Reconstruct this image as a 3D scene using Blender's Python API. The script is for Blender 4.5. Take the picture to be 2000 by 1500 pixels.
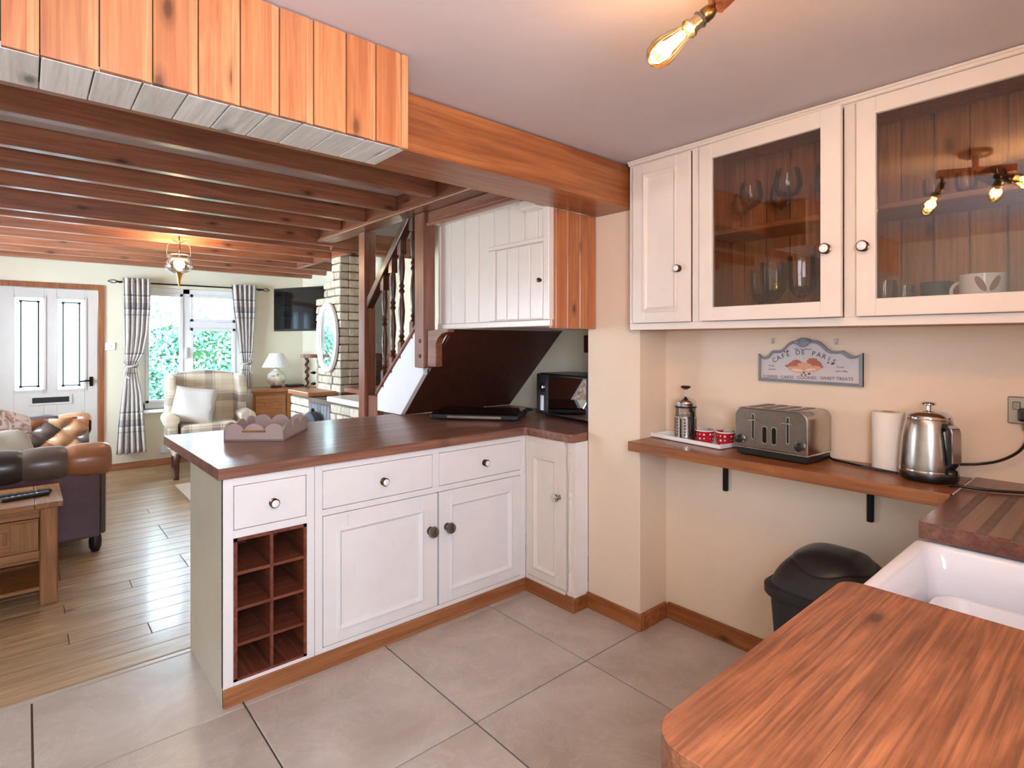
import bpy, bmesh, math, random
from mathutils import Vector, Matrix
random.seed(7)
PI = math.pi
S = bpy.context.scene
COL = S.collection
for o in list(bpy.data.objects):
    bpy.data.objects.remove(o)

# ------------------------------------------------------------------ camera
cam_d = bpy.data.cameras.new('camera')
cam = bpy.data.objects.new('camera', cam_d); COL.objects.link(cam)
cam_d.sensor_width = 36.0; cam_d.lens = 36.0 * 1092 / 2000; cam_d.shift_y = -83 / 2000
cam_d.clip_start = 0.02; cam_d.clip_end = 200
cam.location = (0, 0, 1.372)
cam.rotation_euler = (PI / 2, 0, math.radians(48.97) - PI / 2)
S.camera = cam

# ------------------------------------------------------------------ world, sun, daylight, exposure
S.view_settings.view_transform = 'Standard'; S.view_settings.look = 'None'
S.cycles.transparent_max_bounces = 32
S.view_settings.gamma = 1.0; S.view_settings.use_curve_mapping = False
S.view_settings.exposure = 0.72
w = bpy.data.worlds.new('sky'); S.world = w; w.use_nodes = True
wn = w.node_tree.nodes; wl = w.node_tree.links
bgn = wn['Background']; bgn.inputs['Color'].default_value = (0.66, 0.83, 1.0, 1); bgn.inputs['Strength'].default_value = 24.0

def light(name, kind, loc, energy, color, rot=(0, 0, 0), **kw):
    d = bpy.data.lights.new(name, kind); d.energy = energy; d.color = color
    for k, v in kw.items(): setattr(d, k, v)
    o = bpy.data.objects.new(name, d); COL.objects.link(o); o.location = loc; o.rotation_euler = rot
    return o
light('sun', 'SUN', (2, 12, 9), 14.0, (1.0, 0.95, 0.86), (math.radians(-38), 0, math.radians(6)), angle=0.02)
# fill lamps in two unseen windows, both added to bring in daylight
light('added_kitchen_window_fill', 'AREA', (-0.03, -0.40, 1.57), 44, (0.74, 0.84, 1.0), (PI / 2, 0, 0), shape='RECTANGLE', size=1.0, size_y=0.95)
light('added_side_window_fill', 'AREA', (-1.42, 5.45, 1.46), 36, (0.78, 0.88, 1.0), (PI / 2, 0, -PI / 2), shape='RECTANGLE', size=1.75, size_y=0.98)

# ------------------------------------------------------------------ helpers
def hx(h, a=1.0):
    h = h.lstrip('#'); r = [int(h[i:i + 2], 16) / 255 for i in (0, 2, 4)]
    return tuple((c / 12.92 if c <= .04045 else ((c + .055) / 1.055) ** 2.4) for c in r) + (a,)

WM = {}
def wmat(o): return WM.get(o.name, Matrix.Identity(4)) if o else Matrix.Identity(4)

def thing(name, label, cat, loc=(0, 0, 0), rz=0.0, group=None, kind=None):
    o = bpy.data.objects.new(name, None); COL.objects.link(o)
    o.location = loc; o.rotation_euler = (0, 0, rz); o.empty_display_size = .05
    WM[o.name] = Matrix.Translation(loc) @ Matrix.Rotation(rz, 4, 'Z')
    tag(o, label, cat, group, kind)
    return o

def tag(o, label=None, cat=None, group=None, kind=None):
    if label: o['label'] = label
    if cat: o['category'] = cat
    if group: o['group'] = group
    if kind: o['kind'] = kind
    return o

class MB:
    """collects faces; build() links them as one mesh object"""
    def __init__(s): s.v = []; s.f = []; s.m = []; s.uv = {}
    def add(s, vs, fs, mi=0):
        b = len(s.v); s.v += [tuple(v) for v in vs]
        for f in fs: s.f.append(tuple(b + i for i in f)); s.m.append(mi)
        return s
    def box(s, x0, x1, y0, y1, z0, z1, mi=0):
        if x0 > x1: x0, x1 = x1, x0
        if y0 > y1: y0, y1 = y1, y0
        if z0 > z1: z0, z1 = z1, z0
        return s.add([(x0, y0, z0), (x1, y0, z0), (x1, y1, z0), (x0, y1, z0), (x0, y0, z1), (x1, y0, z1), (x1, y1, z1), (x0, y1, z1)],
                     [(0, 3, 2, 1), (4, 5, 6, 7), (0, 1, 5, 4), (1, 2, 6, 5), (2, 3, 7, 6), (3, 0, 4, 7)], mi)
    def prism(s, pts, axis, a, b, mi=0):
        """polygon pts in the plane normal to axis, extruded from a to b"""
        n = len(pts)
        def P(p, t):
            return (t, p[0], p[1]) if axis == 'x' else ((p[0], t, p[1]) if axis == 'y' else (p[0], p[1], t))
        vs = [P(p, a) for p in pts] + [P(p, b) for p in pts]
        ar = sum(pts[i][0] * pts[(i + 1) % n][1] - pts[(i + 1) % n][0] * pts[i][1] for i in range(n))
        flip = (ar > 0) != (b > a)
        if axis == 'y': flip = not flip
        fs = [tuple(range(n - 1, -1, -1)), tuple(range(n, 2 * n))] + [(i, (i + 1) % n, n + (i + 1) % n, n + i) for i in range(n)]
        if flip: fs = [tuple(reversed(f)) for f in fs]
        return s.add(vs, fs, mi)
    def lathe(s, prof, c, seg=20, mi=0, axis='z', dirv=None, cap=True):
        """profile (r, h) turned about axis through c; dirv overrides the axis"""
        d = Vector(dirv).normalized() if dirv else Vector({'x': (1, 0, 0), 'y': (0, 1, 0), 'z': (0, 0, 1)}[axis])
        u = d.orthogonal().normalized(); w_ = d.cross(u); c = Vector(c)
        vs = []
        for r, h in prof:
            for k in range(seg):
                a = 2 * PI * k / seg
                vs.append(c + d * h + (u * math.cos(a) + w_ * math.sin(a)) * max(r, 1e-5))
        fs = []
        for i in range(len(prof) - 1):
            for k in range(seg):
                fs.append((i * seg + k, i * seg + (k + 1) % seg, (i + 1) * seg + (k + 1) % seg, (i + 1) * seg + k))
        if cap:
            fs.append(tuple(reversed(range(seg)))); fs.append(tuple((len(prof) - 1) * seg + k for k in range(seg)))
        return s.add(vs, fs, mi)
    def tube(s, pts, r, seg=8, mi=0, cap=True):
        pts = [Vector(p) for p in pts]; n = len(pts); vs = []
        rs = r if isinstance(r, (list, tuple)) else [r] * n
        u = None
        for i, p in enumerate(pts):
            d = (pts[min(i + 1, n - 1)] - pts[max(i - 1, 0)]).normalized()
            u = d.orthogonal().normalized() if u is None else (u - d * u.dot(d)).normalized()
            w_ = d.cross(u)
            for k in range(seg):
                a = 2 * PI * k / seg
                vs.append(p + (u * math.cos(a) + w_ * math.sin(a)) * rs[i])
        fs = [(i * seg + k, i * seg + (k + 1) % seg, (i + 1) * seg + (k + 1) % seg, (i + 1) * seg + k) for i in range(n - 1) for k in range(seg)]
        if cap: fs += [tuple(reversed(range(seg))), tuple((n - 1) * seg + k for k in range(seg))]
        return s.add(vs, fs, mi)
    def grid(s, fn, nu, nv, mi=0, closed=False):
        """fn(u, v) -> point, with uv kept; mi may be a function (u, v)"""
        b = len(s.v)
        for j in range(nv + 1):
            for i in range(nu + 1):
                s.v.append(tuple(fn(i / nu, j / nv)))
        for j in range(nv):
            for i in range(nu):
                a = b + j * (nu + 1) + i
                s.uv[len(s.f)] = [(i / nu, j / nv), ((i + 1) / nu, j / nv), ((i + 1) / nu, (j + 1) / nv), (i / nu, (j + 1) / nv)]
                s.f.append((a, a + 1, a + nu + 2, a + nu + 1))
                s.m.append(mi((i + .5) / nu, (j + .5) / nv) if callable(mi) else mi)
        return s
    def mesh(s, name, mats, M=None, bevel=0, bseg=1, smooth=False, weld=False):
        me = bpy.data.meshes.new(name)
        vs = [M @ Vector(v) for v in s.v] if M is not None else s.v
        me.from_pydata(vs, [], s.f)
        for m in (mats if isinstance(mats, (list, tuple)) else [mats]): me.materials.append(m)
        me.polygons.foreach_set('material_index', s.m)
        if s.uv:
            ul = me.uv_layers.new(name='UVMap')
            for fi, uvs in s.uv.items():
                p = me.polygons[fi]
                for li, q in zip(p.loop_indices, uvs): ul.data[li].uv = q
        if bevel or weld:
            bm = bmesh.new(); bm.from_mesh(me)
            if weld: bmesh.ops.remove_doubles(bm, verts=bm.verts, dist=1e-5)
            if bevel:
                es = [e for e in bm.edges if len(e.link_faces) == 2 and e.calc_face_angle(0) > .5]
                bmesh.ops.bevel(bm, geom=es, offset=bevel, segments=bseg, profile=.5, affect='EDGES', clamp_overlap=True)
            bm.to_mesh(me); bm.free()
        if smooth:
            me.polygons.foreach_set('use_smooth', [True] * len(me.polygons))
            try: me.set_sharp_from_angle(angle=math.radians(42))
            except Exception: pass
        me.update()
        return me
    def build(s, name, mats, parent=None, local=False, **kw):
        M = None if (local or parent is None) else wmat(parent).inverted()
        o = bpy.data.objects.new(name, s.mesh(name, mats, M, **kw)); COL.objects.link(o)
        if parent is not None:
            o.parent = parent; WM[o.name] = wmat(parent)
        return o

def piece(name, me, parent, loc=(0, 0, 0), rot=(0, 0, 0), scale=(1, 1, 1)):
    """one more object that shares mesh me; loc in the parent's frame"""
    o = bpy.data.objects.new(name, me); COL.objects.link(o); o.location = loc; o.rotation_euler = rot; o.scale = scale
    if parent is not None: o.parent = parent
    return o

def copy_tree(src, loc, rz=None, label=None, scale=None):
    r = src.copy(); COL.objects.link(r); r.location = loc
    if rz is not None: r.rotation_euler = (0, 0, rz)
    if label: r['label'] = label
    if scale: r.scale = scale
    for ch in src.children:
        c = ch.copy(); COL.objects.link(c); c.parent = r
        for g in ch.children:
            d = g.copy(); COL.objects.link(d); d.parent = c
    return r

def curve_pts(pts, n=6):
    p = [Vector(q) for q in pts]; out = []
    for i in range(len(p) - 1):
        a, b, c, d = p[max(i - 1, 0)], p[i], p[i + 1], p[min(i + 2, len(p) - 1)]
        for k in range(n):
            t = k / n
            out.append(.5 * (2 * b + (c - a) * t + (2 * a - 5 * b + 4 * c - d) * t * t + (3 * b - a - 3 * c + d) * t ** 3))
    return out + [p[-1]]

def B(x0, x1, y0, y1, z0, z1): return MB().box(x0, x1, y0, y1, z0, z1)

def text_into(mb, body, size, place, mi=0, depth=.0006, align='CENTER'):
    """letters as mesh; place maps (along, up, out) to a world point"""
    cu = bpy.data.curves.new('lettering', 'FONT'); cu.body = body; cu.size = size; cu.align_x = align; cu.resolution_u = 3
    t = bpy.data.objects.new('lettering', cu); COL.objects.link(t)
    dg = bpy.context.evaluated_depsgraph_get(); ev = t.evaluated_get(dg); me = ev.to_mesh()
    vs = [place(v.co.x, v.co.y, depth) for v in me.vertices]
    mb.add(vs, [tuple(p.vertices) for p in me.polygons], mi)
    ev.to_mesh_clear(); bpy.data.objects.remove(t); bpy.data.curves.remove(cu)

# ------------------------------------------------------------------ materials
class N:
    def __init__(s, name):
        s.m = bpy.data.materials.new(name); s.m.use_nodes = True; s.t = s.m.node_tree; s.n = s.t.nodes; s.l = s.t.links
        s.p = s.n['Principled BSDF']; s.out = s.n['Material Output']
    def new(s, ty, **kw):
        n = s.n.new(ty)
        for k, v in kw.items(): setattr(n, k, v)
        return n
    def ln(s, a, b): s.l.new(a, b)
    def math(s, op, a, b=None, clamp=False):
        n = s.new('ShaderNodeMath', operation=op, use_clamp=clamp)
        for i, x in enumerate((a, b)):
            if x is None: continue
            if isinstance(x, (int, float)): n.inputs[i].default_value = x
            else: s.ln(x, n.inputs[i])
        return n.outputs[0]
    def mix(s, f, a, b, blend='MIX'):
        n = s.new('ShaderNodeMix', data_type='RGBA', blend_type=blend)
        for sock, x in ((n.inputs[0], f), (n.inputs[6], a), (n.inputs[7], b)):
            if isinstance(x, (int, float)): sock.default_value = x
            elif isinstance(x, tuple): sock.default_value = x
            else: s.ln(x, sock)
        return n.outputs[2]
    def ramp(s, f, stops, interp='LINEAR'):
        n = s.new('ShaderNodeValToRGB'); cr = n.color_ramp; cr.interpolation = interp
        while len(cr.elements) < len(stops): cr.elements.new(.5)
        for e, (p, c) in zip(cr.elements, stops): e.position = p; e.color = c
        s.ln(f, n.inputs[0]); return n.outputs[0]
    def coords(s, scale=(1, 1, 1), rnd=False, kind='Object'):
        tc = s.new('ShaderNodeTexCoord').outputs[kind]
        if rnd:
            oi = s.new('ShaderNodeObjectInfo'); a = s.new('ShaderNodeVectorMath', operation='ADD')
            r = s.math('MULTIPLY', oi.outputs['Random'], 23.7)
            s.ln(tc, a.inputs[0]); s.ln(r, a.inputs[1]); tc = a.outputs[0]; s.rand = oi.outputs['Random']
        mp = s.new('ShaderNodeMapping'); mp.inputs['Scale'].default_value = scale; s.ln(tc, mp.inputs['Vector'])
        return mp.outputs[0]
    def noise(s, vec, scale, detail=3, rough=.5, dist=0):
        n = s.new('ShaderNodeTexNoise'); n.inputs['Scale'].default_value = scale; n.inputs['Detail'].default_value = detail
        n.inputs['Roughness'].default_value = rough; n.inputs['Distortion'].default_value = dist
        if vec is not None: s.ln(vec, n.inputs['Vector'])
        return n.outputs[0]
    def bump(s, h, strength=.2, dist=.005):
        b = s.new('ShaderNodeBump'); b.inputs['Strength'].default_value = strength; b.inputs['Distance'].default_value = dist
        s.ln(h, b.inputs['Height']); s.ln(b.outputs[0], s.p.inputs['Normal'])
    def set(s, rough=.5, metal=0, coat=0, spec=.5, base=None, trans=0):
        s.p.inputs['Roughness'].default_value = rough; s.p.inputs['Metallic'].default_value = metal
        s.p.inputs['Coat Weight'].default_value = coat; s.p.inputs['Coat Roughness'].default_value = .12
        s.p.inputs['Specular IOR Level'].default_value = spec
        if base is not None:
            if isinstance(base, tuple): s.p.inputs['Base Color'].default_value = base
            else: s.ln(base, s.p.inputs['Base Color'])
        return s.m

def plain(name, col, rough=.5, metal=0, coat=0, spec=.5, var=.06, vscale=14, bump=0, bscale=60):
    n = N(name); v = n.coords(rnd=False)
    c = hx(col) if isinstance(col, str) else col
    f = n.noise(v, vscale, 4)
    dark = tuple(x * (1 - var) for x in c[:3]) + (1,); lite = tuple(min(1, x * (1 + var)) for x in c[:3]) + (1,)
    b = n.ramp(f, [(.3, dark), (.7, lite)])
    if bump: n.bump(n.noise(v, bscale, 4), bump, .004)
    return n.set(rough, metal, coat, spec, b)

def wood(name, c1, c2, axis='x', rough=.4, coat=0, spread=.16, knots=.5, gs=1.0, bump=.12, spec=.5, worn=0, face=None, grain=.5, stain=0):
    n = N(name)
    i = 'xyz'.index(axis)
    sc = [11 * gs] * 3; sc[i] = .9 * gs
    v = n.coords(tuple(sc), rnd=True)
    g = n.noise(v, 2.2, 5, .6, 1.1)
    sc2 = [70 * gs] * 3; sc2[i] = 2.0 * gs
    v2 = n.coords(tuple(sc2), rnd=True)
    g2 = n.noise(v2, 1.6, 3, .6, .3)
    a, b = hx(c1), hx(c2)
    base = n.ramp(g, [(.34, a), (.50, tuple((p + q) / 2 for p, q in zip(a, b))), (.66, b)])
    base = n.mix(n.math('MULTIPLY', n.ramp(g2, [(.38, (1, 1, 1, 1)), (.58, (0, 0, 0, 1))]), grain), base, tuple(x * .55 for x in b[:3]) + (1,))
    if knots:
        cr = [q for q in 'xyz' if q != axis]
        if face in cr: cr.remove(face)
        sk = [9.0] * 3; sk[i] = 3.6
        vk = n.coords(tuple(sk), rnd=True); sp = n.new('ShaderNodeSeparateXYZ'); n.ln(vk, sp.inputs[0])
        cb = n.new('ShaderNodeCombineXYZ'); n.ln(sp.outputs[i], cb.inputs[0]); n.ln(sp.outputs['xyz'.index(cr[0])], cb.inputs[1])
        vo = n.new('ShaderNodeTexVoronoi'); vo.voronoi_dimensions = '2D'; vo.inputs['Scale'].default_value = 1.0; n.ln(cb.outputs[0], vo.inputs['Vector'])
        gate = n.math('GREATER_THAN', vo.outputs['Color'], 1 - .5 * knots)
        d = n.ramp(vo.outputs['Distance'], [(.05, (1, 1, 1, 1)), (.10, (.45, .45, .45, 1)), (.20, (0, 0, 0, 1))])
        k = n.math('MULTIPLY', d, gate)
        base = n.mix(n.math('MULTIPLY', k, .85), base, tuple(x * .22 for x in b[:3]) + (1,))
    if worn:
        wv = n.noise(n.coords((4, 4, 4)), 2.0, 6, .65)
        base = n.mix(n.math('MULTIPLY', n.ramp(wv, [(.45, (0, 0, 0, 1)), (.7, (1, 1, 1, 1))]), worn), base, tuple(min(1, x * 1.7) for x in a[:3]) + (1,))
    if stain:
        q = [5.0] * 3; q[i] = 1.8
        sv = n.noise(n.coords(tuple(q), rnd=True), 1.6, 6, .6, .6)
        base = n.mix(n.math('MULTIPLY', n.ramp(sv, [(.50, (0, 0, 0, 1)), (.66, (1, 1, 1, 1))]), stain), base, tuple(x * .38 for x in b[:3]) + (1,))
    hsv = n.new('ShaderNodeHueSaturation'); n.ln(base, hsv.inputs['Color'])
    n.ln(n.math('ADD', n.math('MULTIPLY', n.rand, 2 * spread), 1 - spread), hsv.inputs['Value'])
    if bump: n.bump(g2, bump, .002)
    return n.set(rough, 0, coat, spec, hsv.outputs[0])

def thin_glass(name, tint=(1, 1, 1, 1), refl=1.0):
    n = N(name); n.n.remove(n.p)
    t = n.new('ShaderNodeBsdfTransparent'); t.inputs[0].default_value = tint
    g = n.new('ShaderNodeBsdfGlossy'); g.inputs['Roughness'].default_value = .02
    fr = n.new('ShaderNodeFresnel'); fr.inputs[0].default_value = 1.5
    mx = n.new('ShaderNodeMixShader')
    n.ln(n.math('MULTIPLY', fr.outputs[0], refl), mx.inputs[0]); n.ln(t.outputs[0], mx.inputs[1]); n.ln(g.outputs[0], mx.inputs[2])
    n.ln(mx.outputs[0], n.out.inputs[0]); return n.m

def emit(name, col, strength):
    n = N(name); n.p.inputs['Emission Color'].default_value = col; n.p.inputs['Emission Strength'].default_value = strength
    return n.set(.5, base=col)

def painted(name, col, rough=.32, worn=0, coat=0.0):
    n = N(name); v = n.coords()
    c = hx(col); f = n.noise(v, 7, 5, .6)
    base = n.ramp(f, [(.3, tuple(x * .95 for x in c[:3]) + (1,)), (.7, c)])
    if worn:
        g = n.noise(n.coords((30, 30, 3)), 2.5, 5, .7)
        base = n.mix(n.math('MULTIPLY', n.ramp(g, [(.66, (0, 0, 0, 1)), (.74, (1, 1, 1, 1))]), worn), base, hx('#a58a68'))
    n.bump(n.noise(n.coords((1, 1, 1)), 42, 3), .10, .003)
    return n.set(rough, 0, coat, .5, base)

def checks(name, bx, by, rx, ry, rough=.9, kind='UV', axes=(0, 1)):
    """woven check: stripe lists bx, by of (position, colour) repeated rx, ry times"""
    n = N(name); sp = n.new('ShaderNodeSeparateXYZ')
    n.ln(n.new('ShaderNodeTexCoord').outputs[kind], sp.inputs[0])
    def band(s_, r, st):
        return n.ramp(n.math('FRACT', n.math('MULTIPLY', n.math('ADD', s_, 7.0), r)), st, 'CONSTANT')
    a = band(sp.outputs[axes[0]], rx, bx); b = band(sp.outputs[axes[1]], ry, by)
    c = n.mix(.5, a, b)
    n.bump(n.noise(n.coords((300, 300, 300)), 1, 2), .12, .001)
    n.p.inputs['Sheen Weight'].default_value = .2
    return n.set(rough, 0, 0, .2, c)

M = {}
M['wall'] = plain('wall_paint', '#f0dac2', .85, var=.03, vscale=3, bump=.12, bscale=35, spec=.25)
M['wall2'] = plain('living_wall_paint', '#ece5cf', .85, var=.03, vscale=3, bump=.12, bscale=35, spec=.25)
M['ceil'] = plain('ceiling_plaster', '#cdc1bf', .9, var=.03, vscale=2.5, bump=.35, bscale=9, spec=.2)
M['white'] = painted('white_paint', '#f2efee', .30, .25)
M['doorw'] = painted('front_door_paint', '#d9d5d0', .35)
M['cream'] = painted('cream_paint', '#efe2d6', .24, .05)
M['endpan'] = painted('greenish_white_paint', '#dcd8c6', .22, .3)
M['upvc'] = plain('white_plastic', '#f2f4f6', .3, var=.01)
M['pine'] = wood('pine_board', '#cd8656', '#b3683e', 'z', .36, .15, .10, .75, .9, face='y', grain=0.35)
M['pinelt'] = wood('pine_tongue', '#dca070', '#cb8656', 'z', .4, .1, .04, 0)
M['pinebeam'] = wood('pine_beam', '#b9713e', '#96532b', 'x', .38, .15, .05, .45, .7, face='y', grain=0.4)
M['pineback'] = wood('cabinet_pine', '#c88450', '#a86436', 'z', .5, 0, .12, .7, face='x', grain=0.4)
M['joist'] = wood('joist_wood', '#b47354', '#8a563c', 'x', .34, .25, .14, .55, .7, face='y', grain=0.4)
M['joisty'] = wood('trimmer_wood', '#a5694c', '#824c36', 'y', .32, .3, .08, .5, .7, face='x', grain=0.4)
M['postw'] = wood('post_wood', '#9a6048', '#774532', 'z', .32, .3, .08, .5, .8)
M['darkbal'] = wood('dark_turned_wood', '#5e2c1a', '#3c170d', 'z', .38, .08, .10, 0)
M['grey'] = wood('whitewashed_board', '#f0ece4', '#d8d2c8', 'y', .55, 0, .06, .9, 1.0, face='z', grain=0.3)
M['top'] = wood('peninsula_worktop', '#a0705a', '#754c3c', 'x', .34, .12, .04, .25, .6, .1, face='z', grain=0.45)
M['toply'] = wood('near_worktop_board_x', '#a3633f', '#744229', 'x', .36, .15, .10, .3, 1.5, .2, worn=.16, face='z', grain=0.7, stain=.45)
M['drain'] = wood('drainer_wood', '#86594a', '#674036', 'x', .3, .25, .05, .2, .8, face='z', grain=0.5)
M['shelfw'] = wood('shelf_pine', '#b0713f', '#8c502c', 'y', .35, .2, .04, .5, .8, face='x', grain=0.5)
M['plinth'] = wood('plinth_pine_x', '#b87c52', '#93592f', 'x', .45, 0, .08, .6, .8, face='y', grain=0.45)
M['plinthy'] = wood('plinth_pine_y', '#b4713f', '#8f4f24', 'y', .45, 0, .08, .6, .8, face='x', grain=0.45)
M['oak'] = wood('oak_floorboard', '#cdae88', '#a98760', 'x', .36, .18, .14, .25, .8, .25, face='z', grain=0.5)
M['doorframe'] = wood('door_frame_wood', '#b06a3c', '#8c4a28', 'z', .4, .1, .05, .3)
M['rack'] = wood('wine_rack_wood', '#8a4c34', '#643020', 'y', .5, 0, .08, 0)
M['rackx'] = wood('wine_rack_wood_x', '#8a4c34', '#643020', 'x', .5, 0, .08, 0)
M['soffit'] = wood('dark_stained_ply', '#5a2f22', '#48231a', 'y', .5, 0, .04, 0)
M['tablew'] = wood('side_table_oak', '#a8713f', '#865428', 'x', .4, .1, .08, .15, face='z', grain=0.5)
M['tablez'] = wood('side_table_oak_leg', '#a8713f', '#865428', 'z', .4, .1, .08, .15)
M['cabw'] = wood('cupboard_oak', '#bf8555', '#a66c3c', 'x', .4, .1, .06, .1)
M['black'] = plain('black_plastic', '#141416', .35, var=.05)
M['blackm'] = plain('matt_black_plastic', '#222224', .5, var=.08, bump=.1, bscale=300)
M['blackg'] = plain('black_glass', '#08080a', .06, var=.02)
M['iron'] = plain('black_iron', '#1c1a1a', .5, .6)
M['steel'] = plain('brushed_steel', '#b9b2ac', .26, 1.0, var=.08, vscale=40)
M['chrome'] = plain('chrome', '#d6d6d8', .1, 1.0, var=.01)
M['pewter'] = plain('dull_pewter', '#8f8880', .28, 1.0, var=.05)
M['bronze'] = plain('aged_bronze', '#6d5540', .3, 1.0, var=.12)
M['brass'] = plain('brass', '#c79a4a', .25, 1.0, var=.04)
M['porc'] = plain('white_porcelain', '#f4f2f0', .12, var=.01)
M['ceramic'] = plain('glazed_fireclay', '#e4e6ee', .14, var=.01, coat=.3)
M['plastw'] = plain('white_washing_bowl', '#e2e4ea', .3, var=.01)
M['glass'] = thin_glass('clear_glass', (.97, .98, .98, 1), 1.0)
M['dull'] = thin_glass('sky_dimming_glass', (.16, .18, .2, 1), 1.0)  # darkened pane for the added kitchen window, holds back the sky light
M['pane'] = thin_glass('cabinet_glass', (.90, .88, .86, 1), 2.2)
M['amberglass'] = thin_glass('amber_glass', (1.0, .80, .48, 1), .8)
M['tint'] = thin_glass('wine_glass', (.97, .98, .99, 1), .8)
M['filament'] = emit('lit_filament', (1.0, .66, .28, 1), 26)
M['lampglow'] = emit('lit_globe_core', (1.0, .74, .40, 1), 14)
M['grout'] = plain('dark_grout', '#5b4a40', .9, var=.1)
M['mortar'] = plain('stone_mortar', '#6e655a', .95, var=.15, bump=.3)
M['bottom'] = plain('dark_recess', '#241510', .8)
M['mirror'] = plain('mirror_glass', '#eaf0f0', .02, 1.0, var=.0)
M['linen'] = plain('grey_linen', '#cfcac2', .95, var=.06, vscale=200, bump=.2, bscale=400, spec=.1)
M['taupe'] = plain('taupe_cotton', '#a49a8c', .95, var=.05, vscale=200, bump=.2, bscale=400, spec=.1)
M['shade'] = plain('white_lampshade', '#f2f2f4', .9, var=.02)
M['tray'] = plain('dusky_pink_grey_paint', '#b8a29c', .5, var=.05)
M['rug'] = plain('cream_rug', '#d9d0c2', .98, var=.12, vscale=120, bump=.5, bscale=200, spec=.05)
M['grass'] = plain('lawn', '#6f9a4a', .95, var=.3)
M['leathers'] = [plain('leather_%s' % k, c, .32, var=.16, vscale=9, coat=.12, bump=.08, bscale=160) for k, c in
                 (('grey', '#5f5048'), ('black', '#3a3230'), ('brown', '#584740'), ('tan', '#96603f'), ('maroon', '#54323a'), ('orange', '#b98a62'))]

def tile_mat():
    n = N('stone_floor_tile'); v = n.coords((1, 1, 1), rnd=True)
    f = n.noise(v, 3.2, 7, .62, .5); g = n.noise(v, 26, 4, .6)
    b = n.ramp(f, [(.30, hx('#b3a497')), (.52, hx('#c6b9ae')), (.72, hx('#d4cac1'))])
    b = n.mix(n.math('MULTIPLY', g, .25), b, hx('#a59484'))
    vn = n.ramp(n.noise(v, 2.0, 9, .7, 1.8), [(.49, (0, 0, 0, 1)), (.505, (1, 1, 1, 1)), (.52, (0, 0, 0, 1))])
    b = n.mix(n.math('MULTIPLY', vn, .28), b, hx('#ded6cc'))
    n.bump(f, .08, .004)
    return n.set(.30, 0, 0, .45, b)
M['tile'] = tile_mat()

def stone_mat():
    n = N('rough_sandstone'); v = n.coords((1, 1, 1), rnd=True)
    f = n.noise(v, 16, 6, .7)
    b = n.ramp(f, [(.3, hx('#b8aa94')), (.55, hx('#d3c8b6')), (.75, hx('#e2dacb'))])
    hs = n.new('ShaderNodeHueSaturation'); n.ln(b, hs.inputs['Color'])
    n.ln(n.math('ADD', n.math('MULTIPLY', n.rand, .3), .82), hs.inputs['Value'])
    n.bump(f, .6, .012)
    return n.set(.9, 0, 0, .2, hs.outputs[0])
M['stone'] = stone_mat()

def frosted():
    n = N('frosted_door_glass'); n.n.remove(n.p)
    t = n.new('ShaderNodeBsdfTranslucent'); t.inputs[0].default_value = (.55, .60, .64, 1)
    d = n.new('ShaderNodeBsdfTransparent'); d.inputs[0].default_value = (.22, .25, .27, 1)
    g = n.new('ShaderNodeBsdfGlossy'); g.inputs['Roughness'].default_value = .15
    a = n.new('ShaderNodeMixShader'); a.inputs[0].default_value = .35
    b = n.new('ShaderNodeMixShader'); b.inputs[0].default_value = .06
    n.ln(t.outputs[0], a.inputs[1]); n.ln(d.outputs[0], a.inputs[2]); n.ln(a.outputs[0], b.inputs[1]); n.ln(g.outputs[0], b.inputs[2])
    n.ln(b.outputs[0], n.out.inputs[0]); return n.m
M['frost'] = frosted()

def leaf_mat():
    n = N('hedge_leaf'); oi = n.new('ShaderNodeNewGeometry')
    b = n.ramp(oi.outputs['Random Per Island'], [(0, hx('#4d8078')), (.5, hx('#78aca0')), (1, hx('#b4d6cc'))])
    m = n.set(.45, 0, 0, .5, b)
    t = n.new('ShaderNodeBsdfTranslucent'); n.ln(b, t.inputs[0]); mx = n.new('ShaderNodeMixShader'); mx.inputs[0].default_value = .5
    n.ln(n.p.outputs[0], mx.inputs[1]); n.ln(t.outputs[0], mx.inputs[2]); n.ln(mx.outputs[0], n.out.inputs[0])
    return m
M['leaf'] = leaf_mat()

def struct(name, mb, mat, label=None, cat=None, **kw):
    o = mb.build(name, mat, **kw); return tag(o, label, cat, None, 'structure')

# ------------------------------------------------------------------ the shell
ZC, ZL = 2.205, 2.255          # kitchen and living-room ceilings
fl = struct('floor', MB().box(-1.4, 2.9, -.7, 2.835, -.12, -.006).box(-1.4, 2.9, 2.835, 7.6, -.12, -.010), M['grout'],
            'grey stone tiled kitchen floor running into the oak boarded living room floor', 'floor')
# kitchen tiles, each its own piece
gx = [-1.385, -1.18, -.58, .018, .625, 1.224, 1.818, 2.43]
gy = [-.60, -.26, .365, .985, 1.605, 2.245, 2.80]
tile_mesh = {}
def floor_piece(name, x0, x1, y0, y1, z0, z1, mat, bev=.0015):
    k = (name, round(x1 - x0, 3), round(y1 - y0, 3))
    if k not in tile_mesh:
        w_, d_ = (x1 - x0) / 2, (y1 - y0) / 2
        tile_mesh[k] = MB().box(-w_, w_, -d_, d_, z0 - z1, 0).mesh(name, mat, bevel=bev)
    return piece(name, tile_mesh[k], fl, ((x0 + x1) / 2, (y0 + y1) / 2, z1))
for i in range(len(gx) - 1):
    for j in range(len(gy) - 1):
        g = .0032
        floor_piece('tile', gx[i] + g, gx[i + 1] - g, gy[j] + g, gy[j + 1] - g, -.010, 0, M['tile'])
floor_piece('threshold_strip', -1.38, 2.70, 2.804, 2.832, -.010, .001, M['tile'])
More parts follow.
